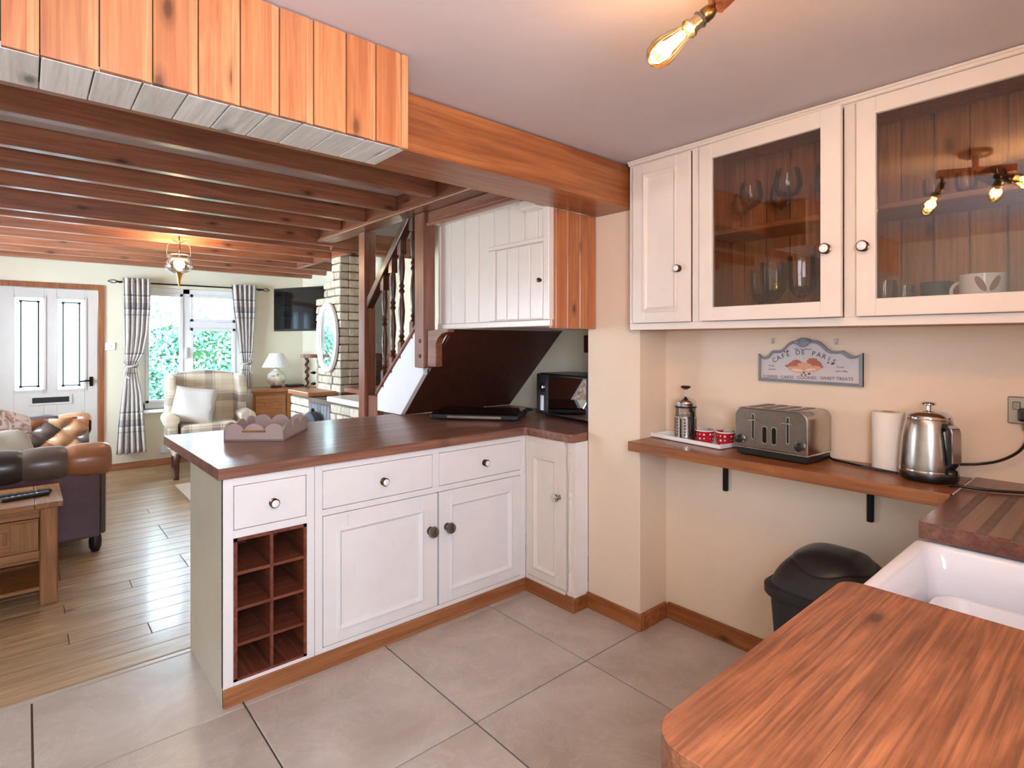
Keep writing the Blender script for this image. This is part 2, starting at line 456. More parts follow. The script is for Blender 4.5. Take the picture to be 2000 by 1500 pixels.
# oak boards
rng = random.Random(3)
y = 2.842; row = 0
while y < 7.26:
    y1 = min(y + .128, 7.268)
    x = -1.39 - rng.choice((0, .3, .6, .9))
    while x < 2.70:
        x1 = min(x + 1.22, 2.71)
        xa = max(x, -1.39)
        if x1 - xa > .05: floor_piece('floorboard', xa + .0012, x1 - .0012, y + .0012, y1 - .0012, -.012, 0, M['oak'])
        x = x1 if x1 < 2.71 else 9
    y = y1 + .0001; row += 1

# walls
def wall_y(y0, y1, xs, zs, hole_list):
    """wall slab normal to y with rectangular holes (x0,x1,z0,z1)"""
    mb = MB(); cuts = sorted({xs[0], xs[1]} | {h[0] for h in hole_list} | {h[1] for h in hole_list})
    for a, b in zip(cuts, cuts[1:]):
        hs = sorted([(h[2], h[3]) for h in hole_list if h[0] <= a + 1e-6 and h[1] >= b - 1e-6])
        z = zs[0]
        for h0, h1 in hs:
            if h0 > z: mb.box(a, b, y0, y1, z, h0)
            z = h1
        if z < zs[1]: mb.box(a, b, y0, y1, z, zs[1])
    return mb
WIN = (.950, 1.972, .625, 1.972); DOR = (-.30, .624, -.01, 1.962)
struct('wall_far', wall_y(7.27, 7.48, (-1.4, 2.9), (-.12, 3.2), [WIN, DOR]), M['wall2'], 'cream painted living room wall around the front door and window', 'wall')
KW = (-.55, .49, 1.08, 2.06)
struct('wall_back', wall_y(-.50, -.31, (-1.4, 2.9), (-.12, 3.2), [KW]), M['wall'], 'cream kitchen wall behind the near worktop', 'wall')
mb = MB()
LW = (4.55, 6.35, .95, 1.98)
mb.box(-1.55, -1.4, -.7, LW[0], -.12, 3.2).box(-1.55, -1.4, LW[1], 7.6, -.12, 3.2).box(-1.55, -1.4, LW[0], LW[1], -.12, LW[2]).box(-1.55, -1.4, LW[0], LW[1], LW[3], 3.2)
struct('wall_left', mb, M['wall2'], 'cream wall along the left side of kitchen and living room', 'wall')
mb = MB().box(2.42, 2.9, -.7, 1.605, -.12, 3.2)
struct('wall_right', mb, M['wall'], 'cream kitchen wall behind the shelf and the glazed wall cupboards', 'wall')
struct('pillar', MB().box(2.2, 2.9, 1.605, 1.93, -.01, 2.206), M['wall'], 'cream plastered wall pier between the shelf alcove and the peninsula', 'pillar', bevel=.004)
struct('wall_stairs', MB().box(2.72, 2.9, 1.93, 7.6, -.12, 3.2), M['wall2'], 'cream side wall under and behind the staircase', 'wall')
# ceilings
cl = struct('ceiling', MB().box(-1.4, 2.9, -.5, 1.90, ZC, 2.40), M['ceil'], 'white plaster kitchen ceiling carrying the bulb light', 'ceiling')
cm = MB().box(-1.4, 1.80, 1.88, 7.48, ZL, 2.40).box(1.80, 2.9, 4.24, 7.48, ZL, 2.40)
lc = struct('ceiling_living', cm, M['ceil'], 'white living room ceiling crossed by red-brown joists', 'ceiling')
struct('ceiling_stairwell', MB().box(1.5, 2.9, 1.7, 4.6, 3.1, 3.2).box(1.7, 1.80, 1.9, 4.24, 2.40, 3.1).box(1.7, 2.72, 4.24, 4.34, 2.40, 3.1).box(1.7, 2.72, 1.62, 1.9, 2.40, 3.1), M['wall2'], 'pale shaft above the staircase', 'ceiling')
# joists, one piece each, children of the living-room ceiling
JY = [(2.58, 2.162, 1.70), (3.02, 2.162, 1.70), (3.43, 2.162, 1.70), (3.81, 2.162, 1.70), (4.22, 2.12, 2.71), (4.72, 2.162, 2.71), (5.16, 2.162, 2.20), (5.60, 2.162, 2.20), (6.05, 2.162, 2.71), (6.50, 2.162, 2.71), (6.95, 2.162, 2.71)]
for k, (yy, zz, xe) in enumerate(JY):
    MB().box(-1.39, xe, yy, yy + .055, zz, ZL).build('ceiling_joist', M['joist'], lc, bevel=.004)
MB().box(1.70, 1.80, 1.88, 4.30, 2.165, ZL).build('trimmer_joist', M['joisty'], lc, bevel=.004)
MB().box(1.685, 1.815, 1.88, 4.36, 2.135, 2.165).build('trimmer_moulding', M['joisty'], lc, bevel=.008, bseg=2)
MB().box(2.2, 2.25, 4.72, 6.05, 2.162, ZL).build('trimmer_joist', M['joisty'], lc, bevel=.004)
MB().box(1.83, 2.71, 4.285, 4.31, 2.10, 2.75).build('stairwell_panel', M['joist'], lc, bevel=.003)
MB().box(1.83, 2.71, 4.27, 4.285, 2.11, 2.15).build('stairwell_moulding', M['joist'], lc, bevel=.004)

# main beam and pine bulkhead
struct('beam', MB().box(-1.39, 2.41, 1.625, 1.87, 2.006, 2.2), M['pinebeam'], 'orange pine beam spanning the kitchen opening up to the wall cupboards', 'beam', bevel=.006)
BY, BZ, BX = 1.422, 1.932, .838
bk = tag(struct('trim_1', MB().box(-1.39, BX - .012, BY + .016, 1.62, BZ + .014, 2.2), M['bottom']), 'boxed bulkhead of orange pine boards with a whitewashed boarded underside', 'bulkhead')
bx = [-.036, .021, .115, .208, .296, .385, .475, .561, .650, .737, .817]
edges = [-1.37 + .089 * k for k in range(15)] + bx
for a, b in zip(edges, edges[1:]):
    if b - a < .02: continue
    yo = .006 if b < .12 else 0
    mb = MB().box(a + .001, b - .019, BY + yo, BY + .016 + yo, BZ, 2.2, 0)
    mb.prism([(b - .019, BY + yo), (b - .001, BY + .0045 + yo), (b - .001, BY + .016 + yo), (b - .019, BY + .016 + yo)], 'z', BZ, 2.2, 1)
    c = ((a + b) / 2, BY, 2.06)
    me = mb.mesh('board', [M['pine'], M['pinelt']], Matrix.Translation((-c[0], -c[1], -c[2])))
    piece('board', me, bk, c)
MB().box(.817, BX, BY - .003, BY + .018, BZ - .002, 2.2).build('corner_bead', M['pinelt'], bk, bevel=.003)
MB().box(BX - .012, BX, BY + .018, 1.625, BZ, 2.2).build('end_board', M['pine'], bk)
we = [-1.37 + .0865 * k for k in range(16)] + [.022, .108, .192, .278, .365, .452, .538, .625, .712, .798, .836]
we = sorted(we)
for a, b in zip(we, we[1:]):
    if b - a < .025: continue
    c = ((a + b) / 2, (BY + 1.62) / 2, BZ)
    me = MB().box(a + .0015, b - .0015, BY + .017, 1.622, BZ - .001, BZ + .012).mesh('soffit_board', M['grey'], Matrix.Translation((-c[0], -c[1], -c[2])), bevel=.0015)
    piece('soffit_board', me, bk, c)

# skirtings
def skirt(name, mb, mat, label): return struct(name, mb, mat, label, 'skirting', bevel=.003)
skirt('baseboard_right', MB().box(2.402, 2.42, .40, 1.588, 0, .078), M['plinthy'], 'low pine skirting along the cream wall under the shelf')
o = skirt('baseboard_pier', MB().box(2.184, 2.202, 1.590, 1.93, 0, .078).box(2.202, 2.402, 1.588, 1.606, 0, .078), M['plinthy'], 'low pine skirting wrapping the cream wall pier')
skirt('baseboard_far', MB().box(.67, 1.98, 7.25, 7.27, 0, .07), M['plinth'], 'orange-brown skirting below the front window')

# front door
d1 = struct('door_1', wall_y(7.30, 7.345, (-.245, .572), (.008, 1.905), [(-.085, .142, .885, 1.815), (.240, .467, .880, 1.812)]), M['doorw'],
            'white front door with two tall frosted panes, letterbox and lever handle', 'door', bevel=.003)
for k, (a, b, z0, z1) in enumerate(((-.085, .142, .885, 1.815), (.240, .467, .880, 1.812))):
    p = MB().box(a, b, 7.318, 7.324, z0, z1).build('pane', M['frost'], d1)
    mb = MB()
    for xx in (a + .045, b - .05): mb.box(xx, xx + .011, 7.313, 7.318, z0 + .05, z1 - .05)
    mb.box(a + .05, b - .05, 7.313, 7.318, z1 - .048, z1 - .038)
    mb.box(a + .05, b - .05, 7.313, 7.318, z0 + .038, z0 + .048)
    for xx in (a + .037, b - .058):
        for zz in (z0 + .03, z1 - .055): mb.box(xx, xx + .024, 7.312, 7.318, zz, zz + .02)
    mb.build('lead_border', M['iron'], d1)
    f = MB()
    f.box(a - .012, a + .006, 7.29, 7.31, z0 - .012, z1 + .012).box(b - .006, b + .012, 7.29, 7.31, z0 - .012, z1 + .012)
    f.box(a, b, 7.29, 7.31, z1 - .006, z1 + .012).box(a, b, 7.29, 7.31, z0 - .012, z0 + .006)
    f.build('glazing_bead', M['doorw'], d1)
    MB().box(a + .02, b - .02, 7.294, 7.302, .18, .66).build('panel', M['doorw'], d1, bevel=.004)
MB().box(.02, .365, 7.292, 7.304, .735, .835).build('letterbox_surround', M['doorw'], d1, bevel=.003)
MB().box(.05, .338, 7.288, 7.294, .757, .812).build('letterbox_flap', M['black'], d1, bevel=.003)
h = MB().box(.502, .535, 7.288, 7.300, .905, 1.005).build('handle_plate', M['iron'], d1, bevel=.006)
MB().lathe([(.014, 0), (.017, .01), (.012, .03)], (.518, 7.29, .965), 10, axis='y', dirv=(0, -1, 0)).tube([(.518, 7.265, .965), (.48, 7.255, .967), (.42, 7.26, .958)], .008).build('lever', M['iron'], h)
fr = MB().box(.575, .624, 7.25, 7.40, 0, 1.962).box(-.30, -.25, 7.25, 7.40, 0, 1.962).box(-.25, .575, 7.25, 7.40, 1.908, 1.962)
tag(fr.build('trim_2', M['doorframe'], bevel=.003), 'reddish-brown wooden frame around the white front door', 'door frame', None, 'structure')

# front window
x0, x1, z0, z1 = WIN
w1 = struct('window_1', MB().box(x0, x1, 7.33, 7.40, z1 - .055, z1).box(x0, x1, 7.33, 7.40, z0, z0 + .06).box(x0, x0 + .05, 7.33, 7.40, z0, z1).box(x1 - .05, x1, 7.33, 7.40, z0, z1)
            .box(1.365, 1.435, 7.33, 7.40, z0, z1).box(1.435, x1, 7.33, 7.40, 1.53, 1.60), M['upvc'], 'white plastic front window looking onto the green hedge', 'window', bevel=.004)
def sash(a, b, c, d):
    mb = MB().box(a, a + .035, 7.315, 7.36, c, d).box(b - .035, b, 7.315, 7.36, c, d).box(a, b, 7.315, 7.36, c, c + .035).box(a, b, 7.315, 7.36, d - .035, d)
    mb.build('sash', M['upvc'], w1, bevel=.004)
    MB().box(a + .03, b - .03, 7.34, 7.344, c + .03, d - .03).build('pane', M['glass'], w1)
sash(x0 + .05, 1.365, z0 + .06, z1 - .055); sash(1.435, x1 - .05, z0 + .06, 1.53); sash(1.435, x1 - .05, 1.60, z1 - .055)
MB().box(x0 - .03, x1 + .03, 7.17, 7.33, z0 - .035, z0).build('sill', M['upvc'], w1, bevel=.006)
MB().box(1.385, 1.40, 7.28, 7.33, 1.18, 1.30).build('handle', M['upvc'], w1, bevel=.003)
# unseen kitchen and living room side windows, added as daylight sources
x0, x1, z0, z1 = KW
w2 = struct('window_2', MB().box(x0, x1, -.44, -.38, z1 - .05, z1).box(x0, x1, -.44, -.38, z0, z0 + .05).box(x0, x0 + .05, -.44, -.38, z0, z1).box(x1 - .05, x1, -.44, -.38, z0, z1), M['upvc'], 'unseen white kitchen window added behind the camera for daylight', 'window')
MB().box(x0 + .04, x1 - .04, -.412, -.408, z0 + .04, z1 - .04).build('pane', M['dull'], w2)

w3 = struct('window_3', MB().box(-1.5, -1.45, LW[0], LW[0] + .06, LW[2], LW[3]).box(-1.5, -1.45, LW[1] - .06, LW[1], LW[2], LW[3]).box(-1.5, -1.45, LW[0], LW[1], LW[2], LW[2] + .06).box(-1.5, -1.45, LW[0], LW[1], LW[3] - .06, LW[3]).box(-1.5, -1.45, 5.42, 5.48, LW[2], LW[3]), M['upvc'], 'unseen white side window added behind the leather sofa for daylight', 'window')
MB().box(-1.478, -1.472, LW[0] + .05, LW[1] - .05, LW[2] + .05, LW[3] - .05).build('pane', M['glass'], w3)
# garden outside the front window
g = struct('ground', MB().box(-12, 14, 7.62, 26, -.35, -.25), M['grass'], 'strip of garden lawn outside the front window', 'lawn')
rng = random.Random(11)
mb = MB()
for k in range(36000):
    px = rng.uniform(-2.2, 5.6); pz = rng.uniform(-.25, 2.12); py = 9.6 + .12 * math.sin(px * 4.1) * math.cos(pz * 5.3) + rng.uniform(-.14, .10)
    if pz > 1.86 and rng.random() < (pz - 1.86) / .30: continue
    s_ = rng.uniform(.024, .05); a = Vector((rng.uniform(-1, 1), rng.uniform(-.7, .7), rng.uniform(-1, 1))).normalized() * s_
    b = a.orthogonal().normalized() * s_ * .55
    b = Matrix.Rotation(rng.uniform(-.9, .9), 3, a) @ b
    c = Vector((px, py, pz))
    mb.add([c - a, c + b, c + a, c - b], [(0, 1, 2, 3)])
hd = mb.build('hedge', M['leaf'])
tag(hd, 'tall leafy green hedge outside the front window', 'hedge', None, 'stuff')
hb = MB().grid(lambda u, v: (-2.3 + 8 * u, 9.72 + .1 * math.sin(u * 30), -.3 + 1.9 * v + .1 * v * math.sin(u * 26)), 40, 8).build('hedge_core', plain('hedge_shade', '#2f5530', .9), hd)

# ------------------------------------------------------------------ shared small builders
def knob_porc(p, parent, d=(0, -1, 0), s=1.0, ring='bronze'):
    """white porcelain knob on a dark metal rose"""
    k = MB().lathe([(.0145 * s, 0), (.0150 * s, .003 * s), (.0075 * s, .006 * s), (.007 * s, .012 * s), (.0150 * s, .017 * s), (.0160 * s, .021 * s), (.0135 * s, .024 * s)], p, 16, dirv=d).build('knob', M[ring], parent, smooth=True)
    q = Vector(p) + Vector(d) * .0215 * s
    MB().lathe([(.0128 * s, 0), (.0125 * s, .004 * s), (.009 * s, .0065 * s), (.003 * s, .0075 * s)], q, 14, dirv=d).build('knob_cap', M['porc'], parent, smooth=True)
def knob_metal(p, parent, d=(0, -1, 0), s=1.0, m='pewter'):
    MB().lathe([(.016 * s, 0), (.016 * s, .003 * s), (.008 * s, .006 * s), (.008 * s, .014 * s), (.019 * s, .020 * s), (.023 * s, .029 * s), (.019 * s, .038 * s), (.009 * s, .042 * s), (.003 * s, .043 * s)], p, 18, dirv=d).build('knob', M[m], parent, smooth=True)

def panel_door(parent, P, w, h, mat, inset, t=.02, name='door', mould=.018, raised=True):
    """framed door with a planted moulding round a sunk panel; P maps (along, up, out) to world"""
    a0, a1, b0, b1 = inset
    def bx(mb, u0, u1, v0, v1, o0, o1):
        ps = [P(u, v, o) for u in (u0, u1) for v in (v0, v1) for o in (o0, o1)]
        mb.box(min(p[0] for p in ps), max(p[0] for p in ps), min(p[1] for p in ps), max(p[1] for p in ps), min(p[2] for p in ps), max(p[2] for p in ps))
    f = MB(); bx(f, 0, a0, 0, h, 0, t); bx(f, a1, w, 0, h, 0, t); bx(f, a0, a1, 0, b0, 0, t); bx(f, a0, a1, b1, h, 0, t)
    d = f.build(name, mat, parent, bevel=.002)
    p = MB(); bx(p, a0 - .004, a1 + .004, b0 - .004, b1 + .004, .004, t * .55); p.build('panel', mat, d)
    m = MB(); k = mould
    rings = [(0, t * .55), (-.004, t + .006), (.004, t + .008), (k * .55, t + .001), (k * .8, t * .55 + .006), (k, t * .55)]
    vs = []
    for off, o in rings:
        for (u, v) in ((a0 + off, b0 + off), (a1 - off, b0 + off), (a1 - off, b1 - off), (a0 + off, b1 - off)): vs.append(P(u, v, o))
    fs = [(i * 4 + j, i * 4 + (j + 1) % 4, i * 4 + 4 + (j + 1) % 4, i * 4 + 4 + j) for i in range(len(rings) - 1) for j in range(4)]
    m.add(vs, fs); mo = m.build('moulding', mat, d)
    return d

# ------------------------------------------------------------------ island cabinet
IY = 2.28
isl = thing('island_cabinet', 'white painted island cabinet with three drawers, two doors and a wine rack', 'cabinet', (1.3, 2.55, 0))
MB().box(.556, .578, IY + .003, 2.83, .0, .858).build('end_panel', M['endpan'], isl, bevel=.002)
back = MB().box(.578, 2.085, 2.80, 2.83, .0, .858).box(.90, .915, 2.31, 2.80, .07, .858).box(.578, 2.085, 2.31, 2.80, .07, .085); back.build('carcass', M['white'], isl)
ff = MB()
FY0, FY1 = IY, IY + .022
ff.box(.556, .592, FY0, FY1, .07, .858).box(.869, .902, FY0, FY1, .07, .858).box(.592, .869, FY0, FY1, .826, .858).box(.592, .869, FY0, FY1, .627, .657).box(.592, .869, FY0, FY1, .07, .086)
ff.build('face_frame', M['white'], isl, bevel=.0015)
fb = MB()
fb.box(.904, .936, FY0, FY1, .07, .858).box(1.479, 1.5155, FY0, FY1, .668, .830).box(2.048, 2.085, FY0, FY1, .07, .858).box(.936, 2.048, FY0, FY1, .830, .858).box(.936, 2.048, FY0, FY1, .642, .668).box(.936, 2.048, FY0, FY1, .07, .090)
fb.build('face_frame', M['white'], isl, bevel=.0015)
MB().box(.556, 2.085, IY - .006, IY + .014, 0, .070).build('plinth', M['plinth'], isl, bevel=.002)
def drawer(xa, xb, za, zb, kx, kz, parent):
    d = MB().box(xa + .0025, xb - .0025, FY0 + .001, FY0 + .021, za + .0025, zb - .0025).build('drawer', M['white'], parent, bevel=.002)
    MB().box(xa - .001, xb + .001, FY0 + .024, FY0 + .03, za - .001, zb + .001).build('drawer_shadow_gap', M['bottom'], d)
    knob_porc((kx, FY0 + .001, kz), d, s=1.15)
drawer(.592, .869, .657, .826, .737, .738, isl)
drawer(.936, 1.479, .668, .830, 1.217, .742, isl)
drawer(1.5155, 2.048, .668, .830, 1.797, .744, isl)
def PY(x0, z0, y): return lambda u, v, o: (x0 + u, y - o, z0 + v)
da = panel_door(isl, PY(.939, .093, FY0 + .019), .567, .546, M['white'], (.066, .482, .052, .478))
MB().box(.936, 1.512, FY0 + .024, FY0 + .03, .09, .642).build('door_shadow_gap', M['bottom'], da)
knob_metal((1.463, FY0, .466), da, s=1.2)
db = panel_door(isl, PY(1.5165, .093, FY0 + .019), .530, .546, M['white'], (.066, .462, .058, .478))
MB().box(1.512, 2.048, FY0 + .024, FY0 + .03, .09, .642).build('door_shadow_gap', M['bottom'], db)
knob_metal((1.561, FY0, .464), db, s=1.2)
# wine rack: 2 x 4 pigeonholes
rk = MB()
X0, X1, Z0, Z1 = .592, .869, .086, .627
t_ = .013
rk.box(X0, X0 + t_, IY - .002, 2.62, Z0, Z1).box(X1 - t_, X1, IY - .002, 2.62, Z0, Z1).box(X0, X1, IY - .002, 2.62, Z0, Z0 + t_ - .003).box(X0, X1, IY - .002, 2.62, Z1 - .012, Z1).box(X0, X1, 2.60, 2.62, Z0, Z1)
wr = rk.build('wine_rack', M['rack'], isl)
MB().box(.7245, .737, IY - .001, 2.60, Z0 + .01, Z1 - .012).build('divider', M['rack'], wr)
for k in range(1, 4):
    zz = Z0 + (Z1 - Z0) * k / 4
    for a, b in ((X0 + t_, .7245), (.737, X1 - t_)): MB().box(a, b, IY, 2.60, zz - .006, zz + .006).build('rack_shelf', M['rackx'], wr)

# corner cabinet of the return
RX = 2.085
cc = thing('corner_cabinet', 'narrow cream corner cupboard with a turned post beside the wall pier', 'cabinet', (2.15, 2.1, 0))
MB().box(RX + .02, 2.197, 1.925, 2.28, .07, .858).build('carcass', M['white'], cc, bevel=.002)
MB().box(RX, RX + .02, 2.267, 2.279, .07, .858).box(RX, RX + .02, 1.985, 2.267, .828, .858).box(RX, RX + .02, 1.985, 2.267, .07, .09).box(RX + .012, RX + .02, 1.925, 1.975, .07, .858).build('face_frame', M['cream'], cc, bevel=.0015)
def PX(y0, z0, x): return lambda u, v, o: (x - o, y0 + u, z0 + v)
dc = panel_door(cc, PX(1.981, .094, RX + .018), .284, .738, M['cream'], (.064, .232, .052, .655), mould=.016)
knob_metal((RX - .002, 2.022, .567), dc, (-1, 0, 0), .95, 'chrome')
prof = [(.013, .0), (.013, .06), (.009, .07), (.012, .09), (.006, .10), (.012, .115), (.013, .20), (.010, .44), (.012, .46), (.006, .47), (.013, .485), (.013, .50), (.006, .51), (.011, .53), (.010, .60), (.013, .62)]
MB().lathe(prof, (RX + .012, 1.955, .095), 12).box(RX + .0, RX + .024, 1.943, 1.967, .715, .80).box(RX, RX + .024, 1.943, 1.967, .078, .10).build('turned_post', M['cream'], cc, smooth=True)
MB().box(RX - .006, RX + .012, 1.918, 2.272, 0, .070).box(RX + .012, 2.197, 1.918, 1.935, 0, .070).build('plinth', M['plinthy'], cc, bevel=.002)

# peninsula worktop (continuous)
wt = MB().prism([(.535, 2.262), (2.052, 2.262), (2.068, 2.250), (2.068, 1.945), (2.085, 1.922), (2.198, 1.932), (2.198, 1.935), (2.715, 1.935), (2.715, 3.245), (.520, 3.245)], 'z', .859, .902)
tag(wt.build('peninsula_worktop', M['top'], bevel=.003, bseg=2), 'long dark polished wooden worktop over the island and under the stairs', 'worktop')

# things on the peninsula
def scallop_tray():
    t = thing('serving_tray', 'dusky pink-grey tray with scalloped rim and brass handles on the peninsula', 'tray', (.923, 2.93, .902), math.radians(-38))
    L, W, h = .28, .355, .05
    def side(n, L_, mp):
        pts = [(0, 0), (L_, 0)]; k = 9
        top = []
        for i in range(n):
            for j in range(k + 1):
                a = j / k
                top.append((L_ * (i + a) / n, h + .032 * math.sin(PI * a) ** .6))
        pts += list(reversed(top))
        n_ = len(pts); vs = [mp(p[0], p[1], 0) for p in pts] + [mp(p[0], p[1], .009) for p in pts]
        fs = [tuple(range(n_)), tuple(range(2 * n_ - 1, n_ - 1, -1))] + [(i, n_ + i, n_ + (i + 1) % n_, (i + 1) % n_) for i in range(n_)]
        return vs, fs
    for nm, n, L_, mp in (('front_side', 3, L, lambda u, v, o: (u - L / 2, -W / 2 + o, v)), ('back_side', 3, L, lambda u, v, o: (L / 2 - u, W / 2 - o, v)),
                          ('end_side', 3, W, lambda u, v, o: (L / 2 - o, u - W / 2, v)), ('end_side', 3, W, lambda u, v, o: (-L / 2 + o, W / 2 - u, v))):
        mb = MB(); mb.add(*side(n, L_, mp)); mb.build(nm, M['tray'], t, local=True)
    MB().box(-L / 2, L / 2, -W / 2, W / 2, 0, .008).build('base', M['tray'], t, local=True)
    MB().box(-.055, .055, -W / 2 - .006, -W / 2 + .001, .042, .050).build('handle', M['brass'], t, local=True, bevel=.002)
    mb = MB()
    return t
scallop_tray()
hp = thing('hotplate', 'flat black appliance with a pale glossy front edge lying under the stairs', 'appliance', (2.13, 2.75, .902), math.radians(-52))
MB().box(-.27, .27, -.17, .17, .006, .036).build('body', M['blackm'], hp, local=True, bevel=.010, bseg=3)
MB().box(-.265, .265, -.15, .165, .036, .044).build('lid', M['blackg'], hp, local=True, bevel=.004)
MB().box(-.16, .17, -.1735, -.169, .014, .030).build('front_strip', M['steel'], hp, local=True, bevel=.001)
for sx in (-.22, .22):
    for sy in (-.13, .13): MB().lathe([(.014, 0), (.016, .007)], (sx, sy, 0), 10).build('foot', M['black'], hp, local=True)
MB().tube([(2.36, 2.66, .915), (2.45, 2.62, .935), (2.5, 2.72, .93), (2.55, 2.82, .912), (2.62, 2.86, .908)], .006).build('cable', M['black'], hp, smooth=True)

mw = thing('microwave', 'black microwave with mirrored door, dial and long pale button beside the pier', 'microwave', (2.56, 2.31, .902), math.radians(-7))
# local: front faces -x, along y
MB().box(-.13, .15, -.25, .255, .014, .272).build('body', M['black'], mw, local=True, bevel=.014, bseg=3)
MB().box(-.142, -.13, .135, .252, .018, .268).build('control_panel', M['blackm'], mw, local=True, bevel=.008, bseg=2)
dl = MB().lathe([(.030, 0), (.030, .004), (.026, .004), (.026, .001)], (-.142, .185, .185), 22, dirv=(-1, 0, 0), cap=False).lathe([(.021, 0), (.020, .014), (.016, .016)], (-.142, .185, .185), 18, dirv=(-1, 0, 0)).build('dial', M['chrome'], mw, local=True, smooth=True)
MB().box(-.150, -.142, .172, .203, .040, .135).build('door_button', M['porc'], mw, local=True, bevel=.008, bseg=3)
dd = MB().box(-.142, -.13, -.248, .131, .018, .268).build('door', M['black'], mw, local=True, bevel=.004)
MB().box(-.1445, -.142, -.222, .125, .032, .256).build('door_mirror', M['mirror'], dd, local=True)
for sx in (-.09, .11):
    for sy in (-.2, .2): MB().lathe([(.014, 0), (.014, .015)], (sx, sy, 0), 10).build('foot', M['black'], mw, local=True)
o = MB().box(2.695, 2.719, 1.94, 2.40, 1.30, 1.412).build('wall_board', M['soffit'], bevel=.006, bseg=2)
tag(o, 'dark brown wooden board fixed to the wall above the microwave', 'board')

# ------------------------------------------------------------------ staircase
SX = 1.80
st = thing('staircase', 'enclosed staircase with white string, dark turned balusters and sloping dark soffit', 'staircase', (2.2, 3.0, 0))
MB().prism([(3.46, 1.015), (2.93, 1.475), (2.88, 1.518), (2.88, 1.175), (3.125, .927), (3.15, .905), (3.46, .905)], 'x', SX, SX + .03).build('string', M['white'], st, bevel=.002)
MB().prism([(3.145, .905), (2.62, 1.430), (2.60, 1.442), (2.64, 1.442), (3.16, .925)], 'x', SX + .0305, 2.715).build('soffit', M['soffit'], st)
MB().prism([(3.475, 1.006), (2.925, 1.478), (2.925, 1.505), (3.475, 1.033)], 'x', SX - .012, SX + .042).build('string_cap', M['postw'], st, bevel=.004)
MB().box(SX, SX + .05, 3.46, 3.60, .03, 1.0).build('lower_newel', M['postw'], st, bevel=.004)
for k in range(2):
    MB().box(SX + .03, 2.715, 3.40 - .21 * k - .24, 3.40 - .21 * k, 1.02 + .195 * k, 1.05 + .195 * k).build('tread', M['joist'], st)
MB().box(SX + .05, 2.715, 3.42, 4.0, .62, .66).build('landing', M['joist'], st)
# tall newel (post) under the trimmer and bolted hanging post
MB().box(1.775, 1.862, 3.60, 3.69, 0, 2.136).build('newel_post', M['postw'], st, bevel=.004)
hp2 = MB().box(1.765, 1.845, 2.815, 2.925, 1.215, 2.136).build('hanging_post', M['postw'], st, bevel=.006)
for zz in (1.285, 1.375): MB().lathe([(.013, 0), (.012, .004)], (1.766, 2.86, zz), 10, dirv=(-1, 0, 0)).build('bolt', M['iron'], hp2)
MB().prism([(2.815, 1.225), (2.72, 1.225), (2.72, 1.36), (2.70, 1.39), (2.66, 1.415), (2.60, 1.425), (2.60, 1.44), (2.815, 1.44)], 'x', 1.785, 1.83).build('bracket', M['joisty'], st, bevel=.003)
# handrail and balusters
hr = MB().prism([(3.60, 1.60), (3.03, 2.13), (3.03, 2.205), (3.60, 1.675)], 'x', SX - .012, SX + .048)
hr.build('handrail', M['darkbal'], st, bevel=.008, bseg=2)
BP = [(.021, 0), (.021, .08), (.012, .09), (.020, .105), (.012, .12), (.017, .135), (.0125, .15), (.019, .20), (.022, .25), (.016, .31), (.0115, .345), (.020, .36), (.012, .375), (.019, .39), (.0115, .405), (.016, .43), (.022, .49), (.019, .54), (.0125, .60), (.018, .615), (.012, .63), (.021, .645), (.012, .66), (.021, .67)]
for yb in (3.392, 3.277, 3.165, 3.02):
    zb = 1.006 + (3.475 - yb) * .866 + .01
    zt = 1.62 + (3.60 - yb) * .933
    sc = (zt - zb + .02) / .67
    mb = MB().lathe([(r, h * sc) for r, h in BP], (SX + .018, yb, zb), 12)
    mb.box(SX - .003, SX + .039, yb - .021, yb + .021, zt - .10, zt + .02)
    mb.build('baluster', M['darkbal'], st, smooth=True)
    MB().box(SX - .002, SX + .038, yb - .02, yb + .02, zb - .02, zb + .085).build('baluster_foot', M['postw'] if yb < 3.3 else M['darkbal'], st, bevel=.002)

# boarded cupboard over the stairs
CX = 1.87
sc_ = thing('stair_cupboard', 'white boarded cupboard over the stairs with a small boarded door', 'cupboard', (2.2, 2.3, 1.44))
MB().box(CX + .012, 2.715, 1.886, 2.80, 1.445, 1.46).box(CX + .012, CX + .03, 1.90, 2.80, 1.46, 2.15).build('carcass', M['cream'], sc_)
def y_at(u):   # where the photographed joint meets the face
    k = (u - 1000) / 1092; return CX * (.7543 - .6565 * k) / (.6565 + .7543 * k)
js = [2.815] + [y_at(u) for u in (881, 908, 935, 965, 994, 1024, 1050)] + [1.905]
for a, b in zip(js, js[1:]):
    c = (CX + .006, (a + b) / 2, 1.78)
    me = MB().box(CX, CX + .012, b + .002, a - .002, 1.475, 2.075).mesh('board', M['cream'], Matrix.Translation((-c[0], -c[1], -c[2])), bevel=.003)
    p = piece('board', me, sc_, (c[0] - 2.2, c[1] - 2.3, c[2] - 1.44))
MB().box(CX - .012, CX + .012, 1.868, 2.815, 1.445, 1.475).build('bottom_rail', M['cream'], sc_, bevel=.003)
MB().box(CX - .016, CX + .02, 1.868, 1.908, 1.475, 2.02).build('stile', M['cream'], sc_, bevel=.003)
MB().box(CX - .006, CX + .01, 2.795, 2.815, 1.475, 2.06).build('stile', M['cream'], sc_, bevel=.004)
MB().box(CX - .014, CX + .002, 1.908, 2.33, 1.850, 1.872).build('door_head', M['cream'], sc_, bevel=.004)
dr = MB().box(CX - .008, CX - .001, 1.91, 2.315, 1.478, 1.848).build('door', M['cream'], sc_, bevel=.002)
